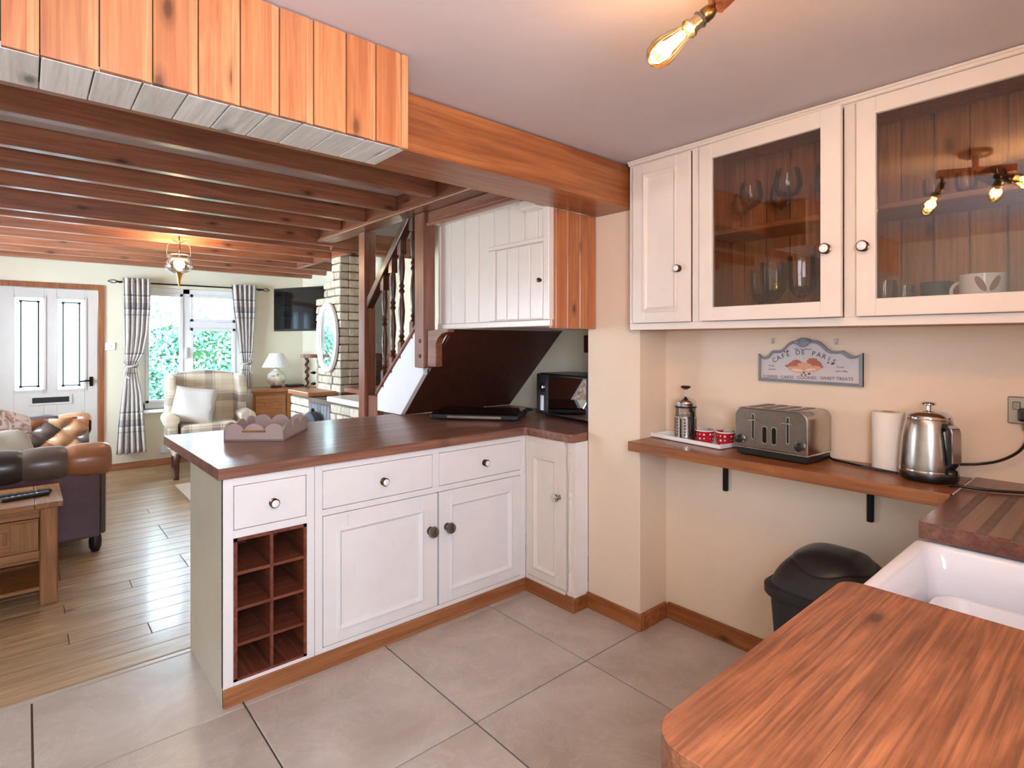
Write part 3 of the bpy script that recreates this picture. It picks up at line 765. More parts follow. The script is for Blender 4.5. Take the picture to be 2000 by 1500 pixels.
for k in range(4):
    MB().box(CX - .014, CX - .008, 1.912 + .087 * k + .002, 1.912 + .087 * (k + 1) - .002, 1.482, 1.844).build('door_board', M['cream'], dr, bevel=.003)
MB().box(CX - .017, CX - .008, 2.265, 2.315, 1.478, 1.848).build('door_stile', M['cream'], dr, bevel=.003)
knob_metal((CX - .013, 1.925, 1.665), dr, (-1, 0, 0), .5, 'bronze')
# pine return facing the kitchen
pj = [CX + .0, 1.905, 1.985, 2.075, 2.198]
for a, b in zip(pj, pj[1:]):
    c = ((a + b) / 2, 1.878, 1.72)
    me = MB().box(a + .001, b - .001, 1.871, 1.886, 1.435, 2.005).mesh('pine_board', M['pine'], Matrix.Translation((-c[0], -c[1], -c[2])), bevel=.003)
    piece('pine_board', me, sc_, (c[0] - 2.2, c[1] - 2.3, c[2] - 1.44))
# boarded soffit and moulded fascia above
for k in range(9):
    ya = 1.89 + k * .102
    MB().box(1.80, CX + .01, ya + .001, min(ya + .101, 2.81), 2.062, 2.074).build('soffit_board', M['cream'], sc_, bevel=.003)
MB().box(1.785, 1.80, 1.88, 2.81, 2.072, 2.135).box(1.775, 1.812, 1.88, 2.81, 2.05, 2.072).build('fascia', M['joisty'], sc_, bevel=.005, bseg=2)
MB().box(1.80, 1.868, 1.90, 2.02, 2.005, 2.05).build('corner_block', M['cream'], sc_, bevel=.006)
tr = tag(MB().box(2.655, 2.719, 4.36, 5.30, 1.19, 1.255).box(2.67, 2.719, 4.36, 5.30, .1, 1.19).build('trim_3', M['joisty'], bevel=.004), 'brown wooden dado panel on the side wall behind the balusters', 'panelling', None, 'structure')

# ------------------------------------------------------------------ wall cupboards
UX = 2.12
wc = thing('wall_cupboard', 'long cream wall cupboard with one solid and two glazed doors under the ceiling', 'cupboard', (2.27, .7, 1.425))
YE = -.29
mb = MB().box(UX + .02, 2.418, 1.585, 1.602, 1.425, 2.203).box(UX + .02, 2.418, YE, 1.602, 1.425, 1.476).box(UX + .02, 2.418, YE, 1.602, 2.175, 2.203).box(UX + .02, 2.418, 1.245, 1.262, 1.476, 2.175).box(UX + .02, 2.418, .672, .688, 1.476, 2.175).box(UX + .02, 2.418, YE, YE + .017, 1.476, 2.175)
mb.build('carcass', M['pineback'], wc)
ff = MB()
ff.box(UX, UX + .021, YE, 1.602, 1.425, 1.455).box(UX, UX + .021, YE, 1.602, 2.176, 2.203).box(UX, UX + .021, 1.574, 1.602, 1.455, 2.176).box(UX, UX + .021, 1.237, 1.279, 1.455, 2.176).box(UX, UX + .021, .655, .700, 1.455, 2.176).box(UX, UX + .021, YE, .07, 1.455, 2.176)
ff.build('face_frame', M['cream'], wc, bevel=.0015)
MB().box(UX - .012, UX + .005, YE, 1.604, 2.182, 2.203).box(UX - .020, UX + .005, YE, 1.604, 2.193, 2.203).build('cornice', M['cream'], wc, bevel=.003)
yb = 1.585
while yb > YE + .03:
    a = max(yb - .098, YE + .017)
    MB().box(2.400, 2.416, a + .0015, yb - .0015, 1.444, 2.175).build('back_board', M['pineback'], wc, bevel=.003)
    yb = a
MB().box(UX + .04, 2.40, .69, 1.244, 1.812, 1.832).build('shelf', M['shelfw'], wc, bevel=.002)
MB().box(UX + .04, 2.40, YE + .02, .67, 1.812, 1.832).build('shelf', M['shelfw'], wc, bevel=.002)
def PXr(y1, z0, x): return lambda u, v, o: (x - o, y1 - u, z0 + v)   # along = away from the pier
d = panel_door(wc, PXr(1.571, 1.456, UX - .001), .290, .716, M['cream'], (.060, .228, .052, .668), t=.018, mould=.018)
knob_porc((UX - .018, 1.332, 1.683), d, (-1, 0, 0), 1.0)
for zz in (1.52, 2.06): MB().lathe([(.004, 0), (.004, .05)], (UX - .012, 1.574, zz), 8).build('hinge', M['cream'], d)
def glazed(y1, w, inset, z0=1.456, h=.72, ajar=0.0, hinge=None):
    a0, a1, b0, b1 = inset
    P = PXr(y1, z0, UX - .001)
    def bx(mb, u0, u1, v0, v1, o0, o1):
        p, q = P(u0, v0, o0), P(u1, v1, o1); mb.box(p[0], q[0], p[1], q[1], p[2], q[2])
    mb = MB(); t = .020
    bx(mb, 0, a0, 0, h, 0, t); bx(mb, a1, w, 0, h, 0, t); bx(mb, a0, a1, 0, b0, 0, t); bx(mb, a0, a1, b1, h, 0, t)
    gl = MB(); bx(gl, a0 - .006, a1 + .006, b0 - .006, b1 + .006, .005, .008)
    if ajar:
        R = Matrix.Translation(P(0, 0, 0)) @ Matrix.Rotation(ajar, 4, 'Z') @ Matrix.Translation(-Vector(P(0, 0, 0)))
        for m_ in (mb, gl): m_.v = [tuple(R @ Vector(v)) for v in m_.v]
        f = lambda p: tuple(R @ Vector(p))
    else: f = lambda p: p
    d = mb.build('glazed_door', M['cream'], wc, bevel=.002)
    gl.build('door_glass', M['pane'], d)
    return d, f
d, f = glazed(1.235, .540, (.056, .474, .055, .660), ajar=-math.radians(2.2))
knob_porc(f((UX - .021, .740, 1.690)), d, (-1, 0, 0), 1.15)
MB().lathe([(.004, 0), (.004, .05)], (UX - .012, 1.238, 1.53), 8).lathe([(.004, 0), (.004, .05)], (UX - .012, 1.238, 2.07), 8).build('hinge', M['cream'], d)
d, f = glazed(.657, .590, (.057, .535, .057, .665))
knob_porc((UX - .021, .632, 1.687), d, (-1, 0, 0), 1.15)

def wine_glass(x, y, z, h=.175, r=.040, label='', stem=True):
    p = [(.034, 0), (.032, .002), (.006, .006), (.004, .02), (.004, h * .40), (.008, h * .44), (r * .75, h * .52), (r, h * .68), (r * .97, h * .80), (r * .80, h), (r * .78, h), (r * .94, h * .80), (r * .96, h * .68), (r * .7, h * .53), (.003, h * .46)]
    o = MB().lathe(p, (0, 0, 0), 20, cap=False).build('wine_glass', M['tint'], smooth=True); o.location = (x, y, z)
    return tag(o, label, 'glass', 'wine glasses on the cupboard shelf')
wine_glass(2.24, 1.085, 1.8325, .19, .047, 'balloon wine glass nearest the hinge side, front of the cupboard shelf')
wine_glass(2.32, 1.165, 1.8325, .17, .038, 'smaller wine glass behind the balloon glass in the cupboard corner')
wine_glass(2.21, .925, 1.8325, .20, .052, 'largest wine glass in the middle of the cupboard shelf')
wine_glass(2.32, 1.00, 1.8325, .18, .042, 'wine glass half hidden behind the largest glass')
wine_glass(2.25, .80, 1.8325, .20, .043, 'wine glass by the door knob end of the cupboard shelf')
def tumbler(x, y, z, h, r, label, ribs=True, grp='drinking glasses on the cupboard floor'):
    n = 24; prof = [(r * .62, 0), (r * .70, .012), (r * .92, h * .30), (r, h * .62), (r * .98, h), (r * .92, h), (r * .93, h * .62), (r * .8, h * .3), (r * .5, .016)]
    mb = MB().lathe(prof, (0, 0, 0), n)
    if ribs:
        mb.v = [(v[0] * (1 + .035 * (i % 2)), v[1] * (1 + .035 * (i % 2)), v[2]) for i, v in enumerate(mb.v)]
    o = mb.build('drinking_glass', M['tint'], smooth=not ribs); o.location = (x, y, z)
    return tag(o, label, 'glass', grp)
def goblet(x, y, z, h, r, label):
    p = [(.032, 0), (.030, .003), (.008, .010), (.006, h * .22), (.010, h * .27), (r * .62, h * .34), (r * .90, h * .46), (r, h * .66), (r * 1.0, h), (r * .95, h), (r * .95, h * .66), (r * .84, h * .47), (.004, h * .33)]
    mb = MB().lathe(p, (0, 0, 0), 28, cap=False)
    mb.v = [(v[0] * (1 + .05 * (i % 2)), v[1] * (1 + .05 * (i % 2)), v[2]) if v[2] > h * .3 else v for i, v in enumerate(mb.v)]
    o = mb.build('ribbed_goblet', M['tint']); o.location = (x, y, z)
    return tag(o, label, 'glass', 'ribbed goblets on the cupboard floor')
goblet(2.22, .985, 1.4765, .205, .046, 'ribbed goblet left of the front one, below the wine glasses')
goblet(2.20, .870, 1.4765, .215, .048, 'largest ribbed goblet at the front of the cupboard floor')
goblet(2.27, .790, 1.4765, .205, .040, 'slim ribbed goblet at the knob end of the cupboard floor')
goblet(2.31, 1.075, 1.4765, .195, .040, 'ribbed goblet at the back towards the hinge side')
tumbler(2.25, .615, 1.4765, .105, .036, 'plain short tumbler in the corner beside the dark mug', False, 'mugs and tumblers in the wide cupboard')
tumbler(2.24, .555, 1.4765, .085, .030, 'tiny clear glass between the tumbler and the dark mug', False, 'mugs and tumblers in the wide cupboard')
def mug(x, y, z, r, h, mat, label, rot, ears=False):
    t = thing('mug', label, 'mug', (x, y, z), rot, 'mugs and tumblers in the wide cupboard')
    MB().lathe([(r * .72, 0), (r * .9, .006), (r, h * .4), (r * 1.02, h), (r * .95, h), (r * .93, h * .4), (r * .7, .01)], (0, 0, 0), 24).build('body', mat, t, local=True, smooth=True)
    pts = [(math.cos(a) * .026 + r * .98, 0, h * .52 + math.sin(a) * .028) for a in [(-100 + 20 * i) * PI / 180 for i in range(11)]]
    MB().tube(pts, .0055, 8).build('handle', mat, t, local=True, smooth=True)
    if ears:
        mb = MB()
        for dx, tilt in ((-.016, .5), (.018, -.45)):
            pts = []
            for k in range(14):
                a = 2 * PI * k / 14; ex = math.cos(a) * .009; ez = math.sin(a) * .026
                u = dx + ex * math.cos(tilt) - ez * math.sin(tilt); v = ex * math.sin(tilt) + ez * math.cos(tilt)
                ang = 2.15 - u / r
                pts.append((math.cos(ang) * (r * 1.022 + .0008), math.sin(ang) * (r * 1.022 + .0008), h * .68 + v))
            mb.add(pts, [tuple(range(14))])
        mb.build('hare_ears_print', plain('hare_brown_print', '#9a7358', .5), t, local=True)
    return t
mug(2.205, .345, 1.4765, .056, .100, M['porc'], 'white mug with brown hare ears printed on it', math.radians(80), True)
mug(2.285, .475, 1.4765, .045, .092, M['blackm'], 'dark mug behind the white hare mug', math.radians(-140))
o = MB().lathe([(.05, 0), (.075, .006), (.122, .045), (.130, .055), (.124, .055), (.095, .03), (.04, .010)], (0, 0, 0), 28).build('bowl', M['blackm'], smooth=True); o.location = (2.25, .24, 1.8325)
tag(o, 'shallow black bowl on the shelf of the wide cupboard', 'bowl')
for k, (yy, nm) in enumerate(((.41, 'clear glass beside the black bowl, nearer the pier'), (.495, 'clear glass further along from the black bowl'))):
    tumbler(2.24, yy - .02, 1.8325, .07, .03, nm, False, 'clear glasses on the wide cupboard shelf')

# ------------------------------------------------------------------ wall shelf, brackets
sh = thing('wall_shelf', 'thick pine wall shelf on two black iron brackets', 'shelf', (2.26, 1.0, .91))
MB().box(2.105, 2.418, .405, 1.602, .866, .910).build('board', M['shelfw'], sh, bevel=.003, bseg=2)
for yb in (1.285, .705):
    MB().box(2.402, 2.419, yb - .011, yb + .011, .69, .865).box(2.16, 2.402, yb - .013, yb + .013, .853, .8655).prism([(2.404, .80), (2.404, .853), (2.34, .853)], 'y', yb - .006, yb + .006).build('bracket', M['iron'], sh, bevel=.003)
# things on the shelf
cf = thing('white_tray', 'narrow white tray under the coffee press and red dishes', 'tray', (2.325, 1.40, .9103), math.radians(-8))
mb = MB().box(-.060, .060, -.19, .19, 0, .006)
for a in ((-.067, -.057, -.197, .197), (.057, .067, -.197, .197), (-.06, .06, -.197, -.187), (-.06, .06, .187, .197)): mb.box(*a, .002, .020)
mb.build('dish', M['porc'], cf, local=True, bevel=.003, bseg=2)
pr = thing('coffee_press', 'glass coffee press with pierced steel cage and black handle on the white tray', 'coffee press', (2.322, 1.435, .9168), math.radians(-125))
MB().lathe([(.043, .004), (.046, .004), (.046, .165), (.044, .165), (.044, .01)], (0, 0, 0), 24, cap=False).build('beaker', M['tint'], pr, local=True, smooth=True)
cg = MB().lathe([(.046, 0), (.049, .0), (.049, .014), (.047, .014)], (0, 0, 0), 24)
for k in range(8):
    a0 = 2 * PI * k / 8
    n = 5
    for j in range(n):
        aa, ab = a0 + .62 * j / n, a0 + .62 * (j + 1) / n
        cg.add([(math.cos(aa) * .049, math.sin(aa) * .049, .012), (math.cos(ab) * .049, math.sin(ab) * .049, .012), (math.cos(ab) * .049, math.sin(ab) * .049, .108), (math.cos(aa) * .049, math.sin(aa) * .049, .108)], [(0, 1, 2, 3)])
cg.lathe([(.047, .100), (.0495, .100), (.0495, .110), (.047, .110)], (0, 0, 0), 24)
cage = cg.build('cage', M['steel'], pr, local=True)
hl = MB()
for k in range(8):
    for j in range(6):
        a = 2 * PI * k / 8 + .31; hl.lathe([(.0042, 0), (.0040, .0008)], (math.cos(a) * .0488, math.sin(a) * .0488, .026 + .014 * j), 8, dirv=(math.cos(a), math.sin(a), 0))
tag(hl.build('cage_holes', M['black'], cage, local=True), kind='stuff')
MB().lathe([(.047, .155), (.0475, .165), (.049, .168), (.049, .174), (.044, .182), (.030, .190), (.010, .196), (.006, .20)], (0, 0, 0), 24).build('lid', M['chrome'], pr, local=True, smooth=True)
MB().lathe([(.0028, .195), (.0028, .238)], (0, 0, 0), 8).build('rod', M['chrome'], pr, local=True)
MB().lathe([(.008, .232), (.022, .240), (.023, .245), (.018, .249), (.004, .250)], (0, 0, 0), 18).build('plunger_knob', M['black'], pr, local=True, smooth=True)
MB().lathe([(.0485, .148), (.049, .156)], (0, 0, 0), 24).build('collar', M['black'], pr, local=True)
MB().tube([(.046, 0, .138), (.062, 0, .145), (.074, 0, .135), (.076, 0, .09), (.074, 0, .045), (.060, 0, .030), (.048, 0, .030)], [.006, .008, .009, .009, .009, .007, .006], 8).build('handle', M['black'], pr, local=True, smooth=True)
def spots():
    n = N('red_polka_glaze'); vo = n.new('ShaderNodeTexVoronoi'); vo.inputs['Scale'].default_value = 52; vo.inputs['Randomness'].default_value = .15
    n.ln(n.coords(), vo.inputs['Vector'])
    b = n.ramp(vo.outputs['Distance'], [(.0, hx('#f6eee8')), (.24, hx('#b81e30'))], 'CONSTANT')
    return n.set(.15, 0, .3, .5, b)
M['polka'] = spots()
def ramekin(x, y, label):
    t = thing('dish', label, 'dish', (x, y, .9168), 0, 'red polka dot dishes on the white tray')
    MB().lathe([(.034, 0), (.037, .004), (.041, .052), (.042, .056), (.038, .056), (.036, .02)], (0, 0, 0), 28).build('bowl', M['polka'], t, local=True, smooth=True)
    MB().lathe([(.0425, .053), (.043, .057), (.038, .058)], (0, 0, 0), 28, cap=False).build('rim', M['porc'], t, local=True, smooth=True)
    rr = random.Random(int(x * 1000) + int(y * 999))
    for k in range(4):
        a = rr.uniform(0, 6.28)
        m = MB().box(-.017, .017, -.0015, .0015, -.022, .022); R = Matrix.Translation((math.cos(a) * .014, math.sin(a) * .014, .046)) @ Matrix.Rotation(a, 4, 'Z') @ Matrix.Rotation(rr.uniform(-.6, .6), 4, 'X') @ Matrix.Rotation(rr.uniform(-.5, .5), 4, 'Y')
        m.v = [tuple(R @ Vector(v)) for v in m.v]
        m.build('sachet', M['linen'], t, local=True)
ramekin(2.318, 1.335, 'red polka dot dish touching the coffee press')
ramekin(2.340, 1.248, 'red polka dot dish nearest the toaster')

# toaster
to = thing('toaster', 'four slice brushed steel toaster with two levers and two black dials', 'toaster', (2.30, .985, .9105), math.radians(-4))
# local: front faces -x, length along y, z up
L2, D2, H = .148, .098, .196
def rprof(hw, z0, z1, r, n=6):
    p = [(-hw, z0), (hw, z0)]
    for k in range(n + 1):
        a = PI / 2 * k / n; p.append((hw - r + r * math.cos(a), z1 - r + r * math.sin(a)))
    for k in range(n + 1):
        a = PI / 2 + PI / 2 * k / n; p.append((-hw + r + r * math.cos(a), z1 - r + r * math.sin(a)))
    return p
MB().prism(rprof(L2, .030, H, .034), 'x', -D2, D2).build('shell', M['steel'], to, local=True, bevel=.006, bseg=2, smooth=True)
MB().prism(rprof(L2 - .004, .004, .031, .004, 2), 'x', -D2 + .003, D2 - .003).build('base', M['black'], to, local=True, bevel=.003)
MB().box(-D2 - .0025, D2 + .0025, -L2 - .002, L2 + .002, .029, .035).build('base_rim', M['chrome'], to, local=True, bevel=.002)
pf = rprof(L2 - .006, .038, H - .005, .030)
MB().prism(pf, 'x', -D2 - .003, -D2 + .002).build('front_plate', plain('toaster_front_steel', '#8d827c', .28, 1.0, var=.06, vscale=40), to, local=True, bevel=.001)
for ys in (-.082, -.028, .028, .082):
    MB().box(-.075, .075, ys - .014, ys + .014, H - .0005, H + .0012).build('slot', M['black'], to, local=True)
def capsule(mb, yc, z0, z1, w, x):
    pts = []
    for k in range(9): a = PI * k / 8; pts.append((yc + w * math.cos(a), z1 + w * math.sin(a)))
    for k in range(9): a = PI + PI * k / 8; pts.append((yc + w * math.cos(a), z0 + w * math.sin(a)))
    mb.prism(pts, 'x', x, x + .003)
for yc in (.066, -.074):
    m = MB(); capsule(m, yc, .074, .168, .0065, -D2 - .0045); lv = m.build('lever_trim', M['chrome'], to, local=True)
    m = MB(); capsule(m, yc, .076, .166, .0035, -D2 - .0055); m.build('lever_slot', M['black'], lv, local=True)
    MB().box(-D2 - .020, -D2 - .005, yc - .020, yc + .020, .145, .153).build('lever', M['chrome'], to, local=True, bevel=.002)
for yc in (.018, -.020):
    m = MB(); capsule(m, yc, .068, .118, .011, -D2 - .0045); w_ = m.build('window_trim', M['chrome'], to, local=True)
    m = MB(); capsule(m, yc, .069, .117, .0082, -D2 - .0058); m.build('viewing_window', M['blackg'], w_, local=True)
for yc in (.120, -.122):
    k = MB().lathe([(.0195, 0), (.0195, .006), (.017, .009)], (-D2 - .003, yc, .066), 22, dirv=(-1, 0, 0)).build('dial_ring', M['chrome'], to, local=True, smooth=True)
    MB().lathe([(.016, 0), (.0155, .012), (.012, .014)], (-D2 - .010, yc, .066), 20, dirv=(-1, 0, 0)).build('dial', M['black'], k, local=True, smooth=True)
tc = MB().tube(curve_pts([(2.38, .84, .925), (2.36, .82, .916), (2.335, .76, .9155), (2.31, .70, .9155), (2.29, .63, .9155), (2.28, .585, .9155)]), .0045).build('toaster_cable', M['black'], smooth=True)
tag(tc, 'thin black cable running from the toaster past the paper roll', 'cable')
pr_ = thing('paper_roll', 'white paper towel roll standing between toaster and kettle', 'paper roll', (2.352, .632, .9103))
MB().lathe([(.0495, 0), (.05, .002), (.05, .206), (.0495, .208), (.021, .208), (.020, .002)], (0, 0, 0), 30).build('paper', plain('paper_towel', '#f3e9dc', .95, var=.02, bump=.3, bscale=150), pr_, local=True, smooth=True)
MB().lathe([(.021, .01), (.021, .209), (.019, .209), (.019, .01)], (0, 0, 0), 20, cap=False).build('core', plain('card_core', '#b59a78', .9), pr_, local=True)

# kettle
ke = thing('kettle', 'tall brushed steel kettle with a knobbed lid and bright bar handle', 'kettle', (2.285, .497, .9105), math.radians(-127))
MB().lathe([(.074, 0), (.080, .006), (.082, .020), (.080, .028)], (0, 0, 0), 36).build('base', M['black'], ke, local=True, smooth=True)
MB().lathe([(.081, .026), (.0825, .034), (.0815, .06), (.079, .10), (.0745, .145), (.068, .185), (.063, .205), (.060, .210)], (0, 0, 0), 40).build('body', M['steel'], ke, local=True, smooth=True)
MB().lathe([(.0825, .030), (.0835, .034), (.0825, .038)], (0, 0, 0), 40, cap=False).build('base_band', M['chrome'], ke, local=True, smooth=True)
ld = MB().lathe([(.064, .204), (.065, .209), (.061, .216), (.050, .226), (.030, .231), (.006, .232)], (0, 0, 0), 36).build('lid', M['chrome'], ke, local=True, smooth=True)
MB().lathe([(.008, .230), (.007, .246), (.020, .250), (.022, .255), (.018, .259), (.004, .260)], (0, 0, 0), 20).build('lid_knob', M['chrome'], ld, local=True, smooth=True)
# handle at local +x
MB().prism([(.055, .195), (.092, .192), (.104, .178), (.105, .066), (.092, .052), (.070, .050), (.070, .058), (.086, .066), (.088, .17), (.078, .180), (.055, .184)], 'y', -.013, .013).build('handle', M['black'], ke, local=True, bevel=.003)
MB().prism([(.090, .194), (.105, .184), (.110, .170), (.111, .074), (.105, .074), (.104, .17), (.098, .182), (.090, .188)], 'y', -.016, .016).build('handle_bar', M['chrome'], ke, local=True, bevel=.002)
MB().box(.062, .084, -.006, .006, .07, .17).build('water_gauge', M['pane'], ke, local=True)
MB().tube([(.082, 0, .05), (.104, 0, .045), (.10, 0, .030)], .008).build('switch', M['black'], ke, local=True)
MB().prism([(-.062, .200), (-.088, .195), (-.074, .165)], 'y', -.016, .016).build('spout', M['steel'], ke, local=True, bevel=.004)
# sockets, plugs and cables
so = thing('power_socket', 'brushed steel double wall socket above the draining board', 'socket', (2.42, .24, 1.15))
MB().box(2.410, 2.4195, .168, .314, 1.107, 1.194).build('plate', plain('satin_nickel', '#a89e92', .35, .9), so, bevel=.003)
for yy in (.292, .190): MB().box(2.406, 2.411, yy - .010, yy + .010, 1.152, 1.178).build('switch', M['pewter'], so, bevel=.002)
pl = MB().box(2.366, 2.4095, .235, .285, 1.118, 1.160).box(2.372, 2.40, .248, .272, 1.085, 1.12).build('plug', M['black'], bevel=.008, bseg=2)
tag(pl, 'black plug pushed into the steel wall socket', 'plug')
kc = MB().tube(curve_pts([(2.386, .26, 1.088), (2.385, .264, 1.06), (2.384, .285, 1.02), (2.384, .33, .985), (2.384, .385, .965), (2.372, .44, .955), (2.39, .448, .930), (2.389, .446, .9155)]), .0045).build('kettle_cable', M['black'], smooth=True)
tag(kc, 'black cable hanging from the socket plug to the kettle base', 'cable')
lc_ = MB().tube(curve_pts([(2.205, .425, .9155), (2.195, .40, .9215), (2.20, .34, .9215), (2.235, .27, .9215), (2.30, .20, .9215), (2.36, .13, .9222), (2.39, .17, .950), (2.39, .215, .958), (2.39, .25, .945), (2.385, .225, .928), (2.37, .16, .9222), (2.36, .05, .9215)]), .0045).build('loose_cable', M['black'], smooth=True)
tag(lc_, 'black cable lying in a loop across the draining board', 'cable')

# sign
sg = thing('cafe_sign', 'grey framed scalloped Cafe de Paris sign on the cream wall', 'sign', (2.42, .931, 1.19))
k_ = 3900.0
def SG(px, py): return (1.130 - (px - 175) / k_, 1.195 + (860 - (py - (px - 175) * .030)) / k_)
pts = [(175, 380), (205, 418), (245, 432), (290, 428), (335, 408), (365, 370), (395, 335), (430, 322), (500, 330), (560, 315), (610, 270), (660, 215), (720, 180), (770, 172), (830, 145), (900, 132), (970, 148), (1020, 175), (1080, 180), (1140, 205), (1200, 262), (1250, 318), (1310, 350), (1400, 355), (1470, 345), (1505, 375), (1540, 405), (1600, 432), (1660, 432), (1705, 412), (1735, 388), (1735, 895), (175, 830)]
pts = [SG(*p) for p in pts]
MB().prism(pts, 'x', 2.408, 2.4195).build('plaque', plain('sign_face', '#cfc8c8', .6, var=.04), sg)
cx_ = sum(p[0] for p in pts) / len(pts); cz_ = sum(p[1] for p in pts) / len(pts)
inn = [(p[0] + (cx_ - p[0]) * .052 * (1 if abs(p[0] - cx_) > .17 else .6), p[1] - (.011 if p[1] > 1.25 else -.012)) for p in pts]
n_ = len(pts)
vs = []
for ring, xo in ((pts, 2.4195), (pts, 2.404), (inn, 2.401), (inn, 2.408)): vs += [(xo, p[0], p[1]) for p in ring]
fs = [(r * n_ + i, r * n_ + (i + 1) % n_, (r + 1) * n_ + (i + 1) % n_, (r + 1) * n_ + i) for r in range(3) for i in range(n_)]
MB().add(vs, fs).build('frame', plain('sign_grey_frame', '#8b8e92', .5, var=.1), sg)
y0_, z0_ = SG(890, 205)
cr = MB().lathe([(.026, 0), (.024, .005), (.010, .009), (.003, .010)], (2.403, y0_, z0_), 16, dirv=(-1, 0, 0)).lathe([(.012, 0), (.010, .006), (.003, .008)], (2.397, y0_ + .020, z0_), 12, dirv=(-1, 0, 0)).lathe([(.012, 0), (.010, .006), (.003, .008)], (2.397, y0_ - .020, z0_), 12, dirv=(-1, 0, 0))
cr.v = [(v[0], v[1], z0_ + (v[2] - z0_) * .75) for v in cr.v]
cr.build('crest', plain('sign_crest', '#8d949c', .5), sg, smooth=True)
def wallP(yc, zc, rot=0):
    c, s_ = math.cos(rot), math.sin(rot)
    return lambda x, y, o: (2.4075 - o, yc - (x * c - y * s_), zc + (x * s_ + y * c))
tx = MB()
s_ = 'CAF\u00c9 DE PARIS'
ac = SG(890, 1190); R_ = (1190 - 400) / k_
tot = .255 / R_
for i, ch in enumerate(s_):
    a = -tot / 2 + tot * (i + .5) / len(s_)
    if ch == ' ': continue
    text_into(tx, ch, .027, wallP(ac[0] - R_ * math.sin(a), ac[1] + R_ * math.cos(a), -a))
y1_, z1_ = SG(930, 785)
text_into(tx, 'COFFEE \u00b7 CAKES \u00b7 COOKIES \u00b7 SWEET TREATS', .0175, wallP(y1_, z1_ - .002, .015))
y2_, z2_ = SG(890, 325); text_into(tx, 'and Tea Room', .0115, wallP(y2_, z2_))
for (px, py, b) in ((390, 590, 'Finest'), (400, 650, 'pastries'), (1430, 610, 'Served'), (1450, 675, 'with coffee')):
    yy, zz = SG(px, py); text_into(tx, b, .010, wallP(yy, zz))
tag(tx.build('lettering', plain('sign_ink', '#4a4550', .7), sg), kind='stuff')
pc = MB()
def blob(px, py, rx, ry, rot, mi):
    yy, zz = SG(px, py); P = wallP(yy, zz, rot); n = 14
    pc.add([P(rx / k_ * math.cos(2 * PI * i / n), ry / k_ * math.sin(2 * PI * i / n), .0004 + .0002 * len(pc.f)) for i in range(n)], [tuple(range(n))], mi)
for b in ((900, 590, 300, 45, 0, 0), (760, 560, 120, 60, .3, 0), (1060, 540, 120, 60, -.3, 0), (800, 640, 150, 50, -.15, 1), (1020, 630, 140, 50, .15, 1), (910, 570, 110, 42, 0, 1), (800, 650, 90, 22, -.1, 2), (1010, 640, 80, 20, .15, 2), (780, 505, 60, 22, .1, 0), (1040, 480, 70, 22, -.05, 0),
          (905, 690, 14, 16, 0, 3), (870, 725, 13, 14, 0, 3), (930, 725, 14, 13, 0, 3), (985, 705, 22, 14, .5, 3), (650, 340, 18, 12, .3, 3), (610, 350, 14, 10, 0, 3), (1265, 530, 16, 10, 0, 3), (1330, 545, 24, 14, .4, 3)): blob(*b)
tag(pc.build('pastry_picture', [plain('print_rose', '#c0705a', .6), plain('print_dough', '#dca888', .6), plain('print_cream', '#e8ccb0', .6), plain('print_bean', '#5a3a34', .6)], sg), kind='stuff')
for (yy, zz) in ((1.075, 1.375), (.826, 1.372)):
    hk = MB().box(2.412, 2.4195, yy - .006, yy + .006, zz - .012, zz + .012).lathe([(.004, 0), (.004, .008)], (2.412, yy, zz - .008), 8, dirv=(-1, 0, 0)).build('adhesive_hook', M['linen'])
    tag(hk, 'tiny pale wall hook above the %s shoulder of the sign' % ('pier side' if yy > 1 else 'kettle side'), 'hook', 'wall hooks above the sign')

# ------------------------------------------------------------------ near worktop, drainer, sink, bin
nw = thing('near_worktop', 'thick worn wooden worktop with rounded corners in front of the white sink', 'worktop', (.87, .1, .915))
def rcorner(x0, x1, y0, y1, rl, rr):
    p = [(x0, y0), (x1, y0)]
    for k in range(7): a = PI / 2 * k / 6; p.append((x1 - rr + rr * math.cos(a), y1 - rr + rr * math.sin(a)))
    for k in range(7): a = PI / 2 + PI / 2 * k / 6; p.append((x0 + rl + rl * math.cos(a), y1 - rl + rl * math.sin(a)))
    return p
MB().prism(rcorner(.548, 1.192, .2365, .394, .05, .035), 'z', .868, .915).build('front_plank', M['toply'], nw, bevel=.0012)
MB().box(.548, 1.192, .070, .2363, .868, .9148).build('plank', M['toply'], nw, bevel=.0005)
MB().box(.548, 1.192, -.10, .0697, .868, .9148).build('plank', M['toply'], nw, bevel=.0005)
MB().box(.548, 1.192, -.305, -.1006, .868, .9148).build('plank', M['toply'], nw, bevel=.0005)
nb = thing('base_unit', 'white base unit under the near wooden worktop', 'cabinet', (.87, .05, 0))
MB().box(.58, 1.185, -.30, .35, .08, .867).build('carcass', M['white'], nb)
MB().box(.60, 1.165, .35, .37, .10, .855).build('door', M['white'], nb, bevel=.003)
MB().box(.58, 1.185, -.28, .31, 0, .08).build('plinth', M['plinth'], nb)
dn = thing('draining_board', 'grooved wooden draining board between the sink and the cream wall', 'draining board', (2.06, .05, .915))
dm = MB()
yg = [.335, .270, .205, .140, .075, .010, -.055]
gw = .012
ys = [.394]
dm.box(1.715, 2.418, -.305, .394, .872, .909)
tops = []
prev = .394
for g_ in yg:
    dm.box(1.715, 2.20, g_ + gw, prev, .909, .915); prev = g_ - gw
dm.box(1.715, 2.20, -.305, prev, .909, .915).box(2.20, 2.418, -.305, .394, .909, .915)
dm.build('board', M['drain'], dn)
M['gr'] = plain('grey_brown_groove', '#6f5d54', .6, var=.2)  # grooves get a grey-brown tone of their own
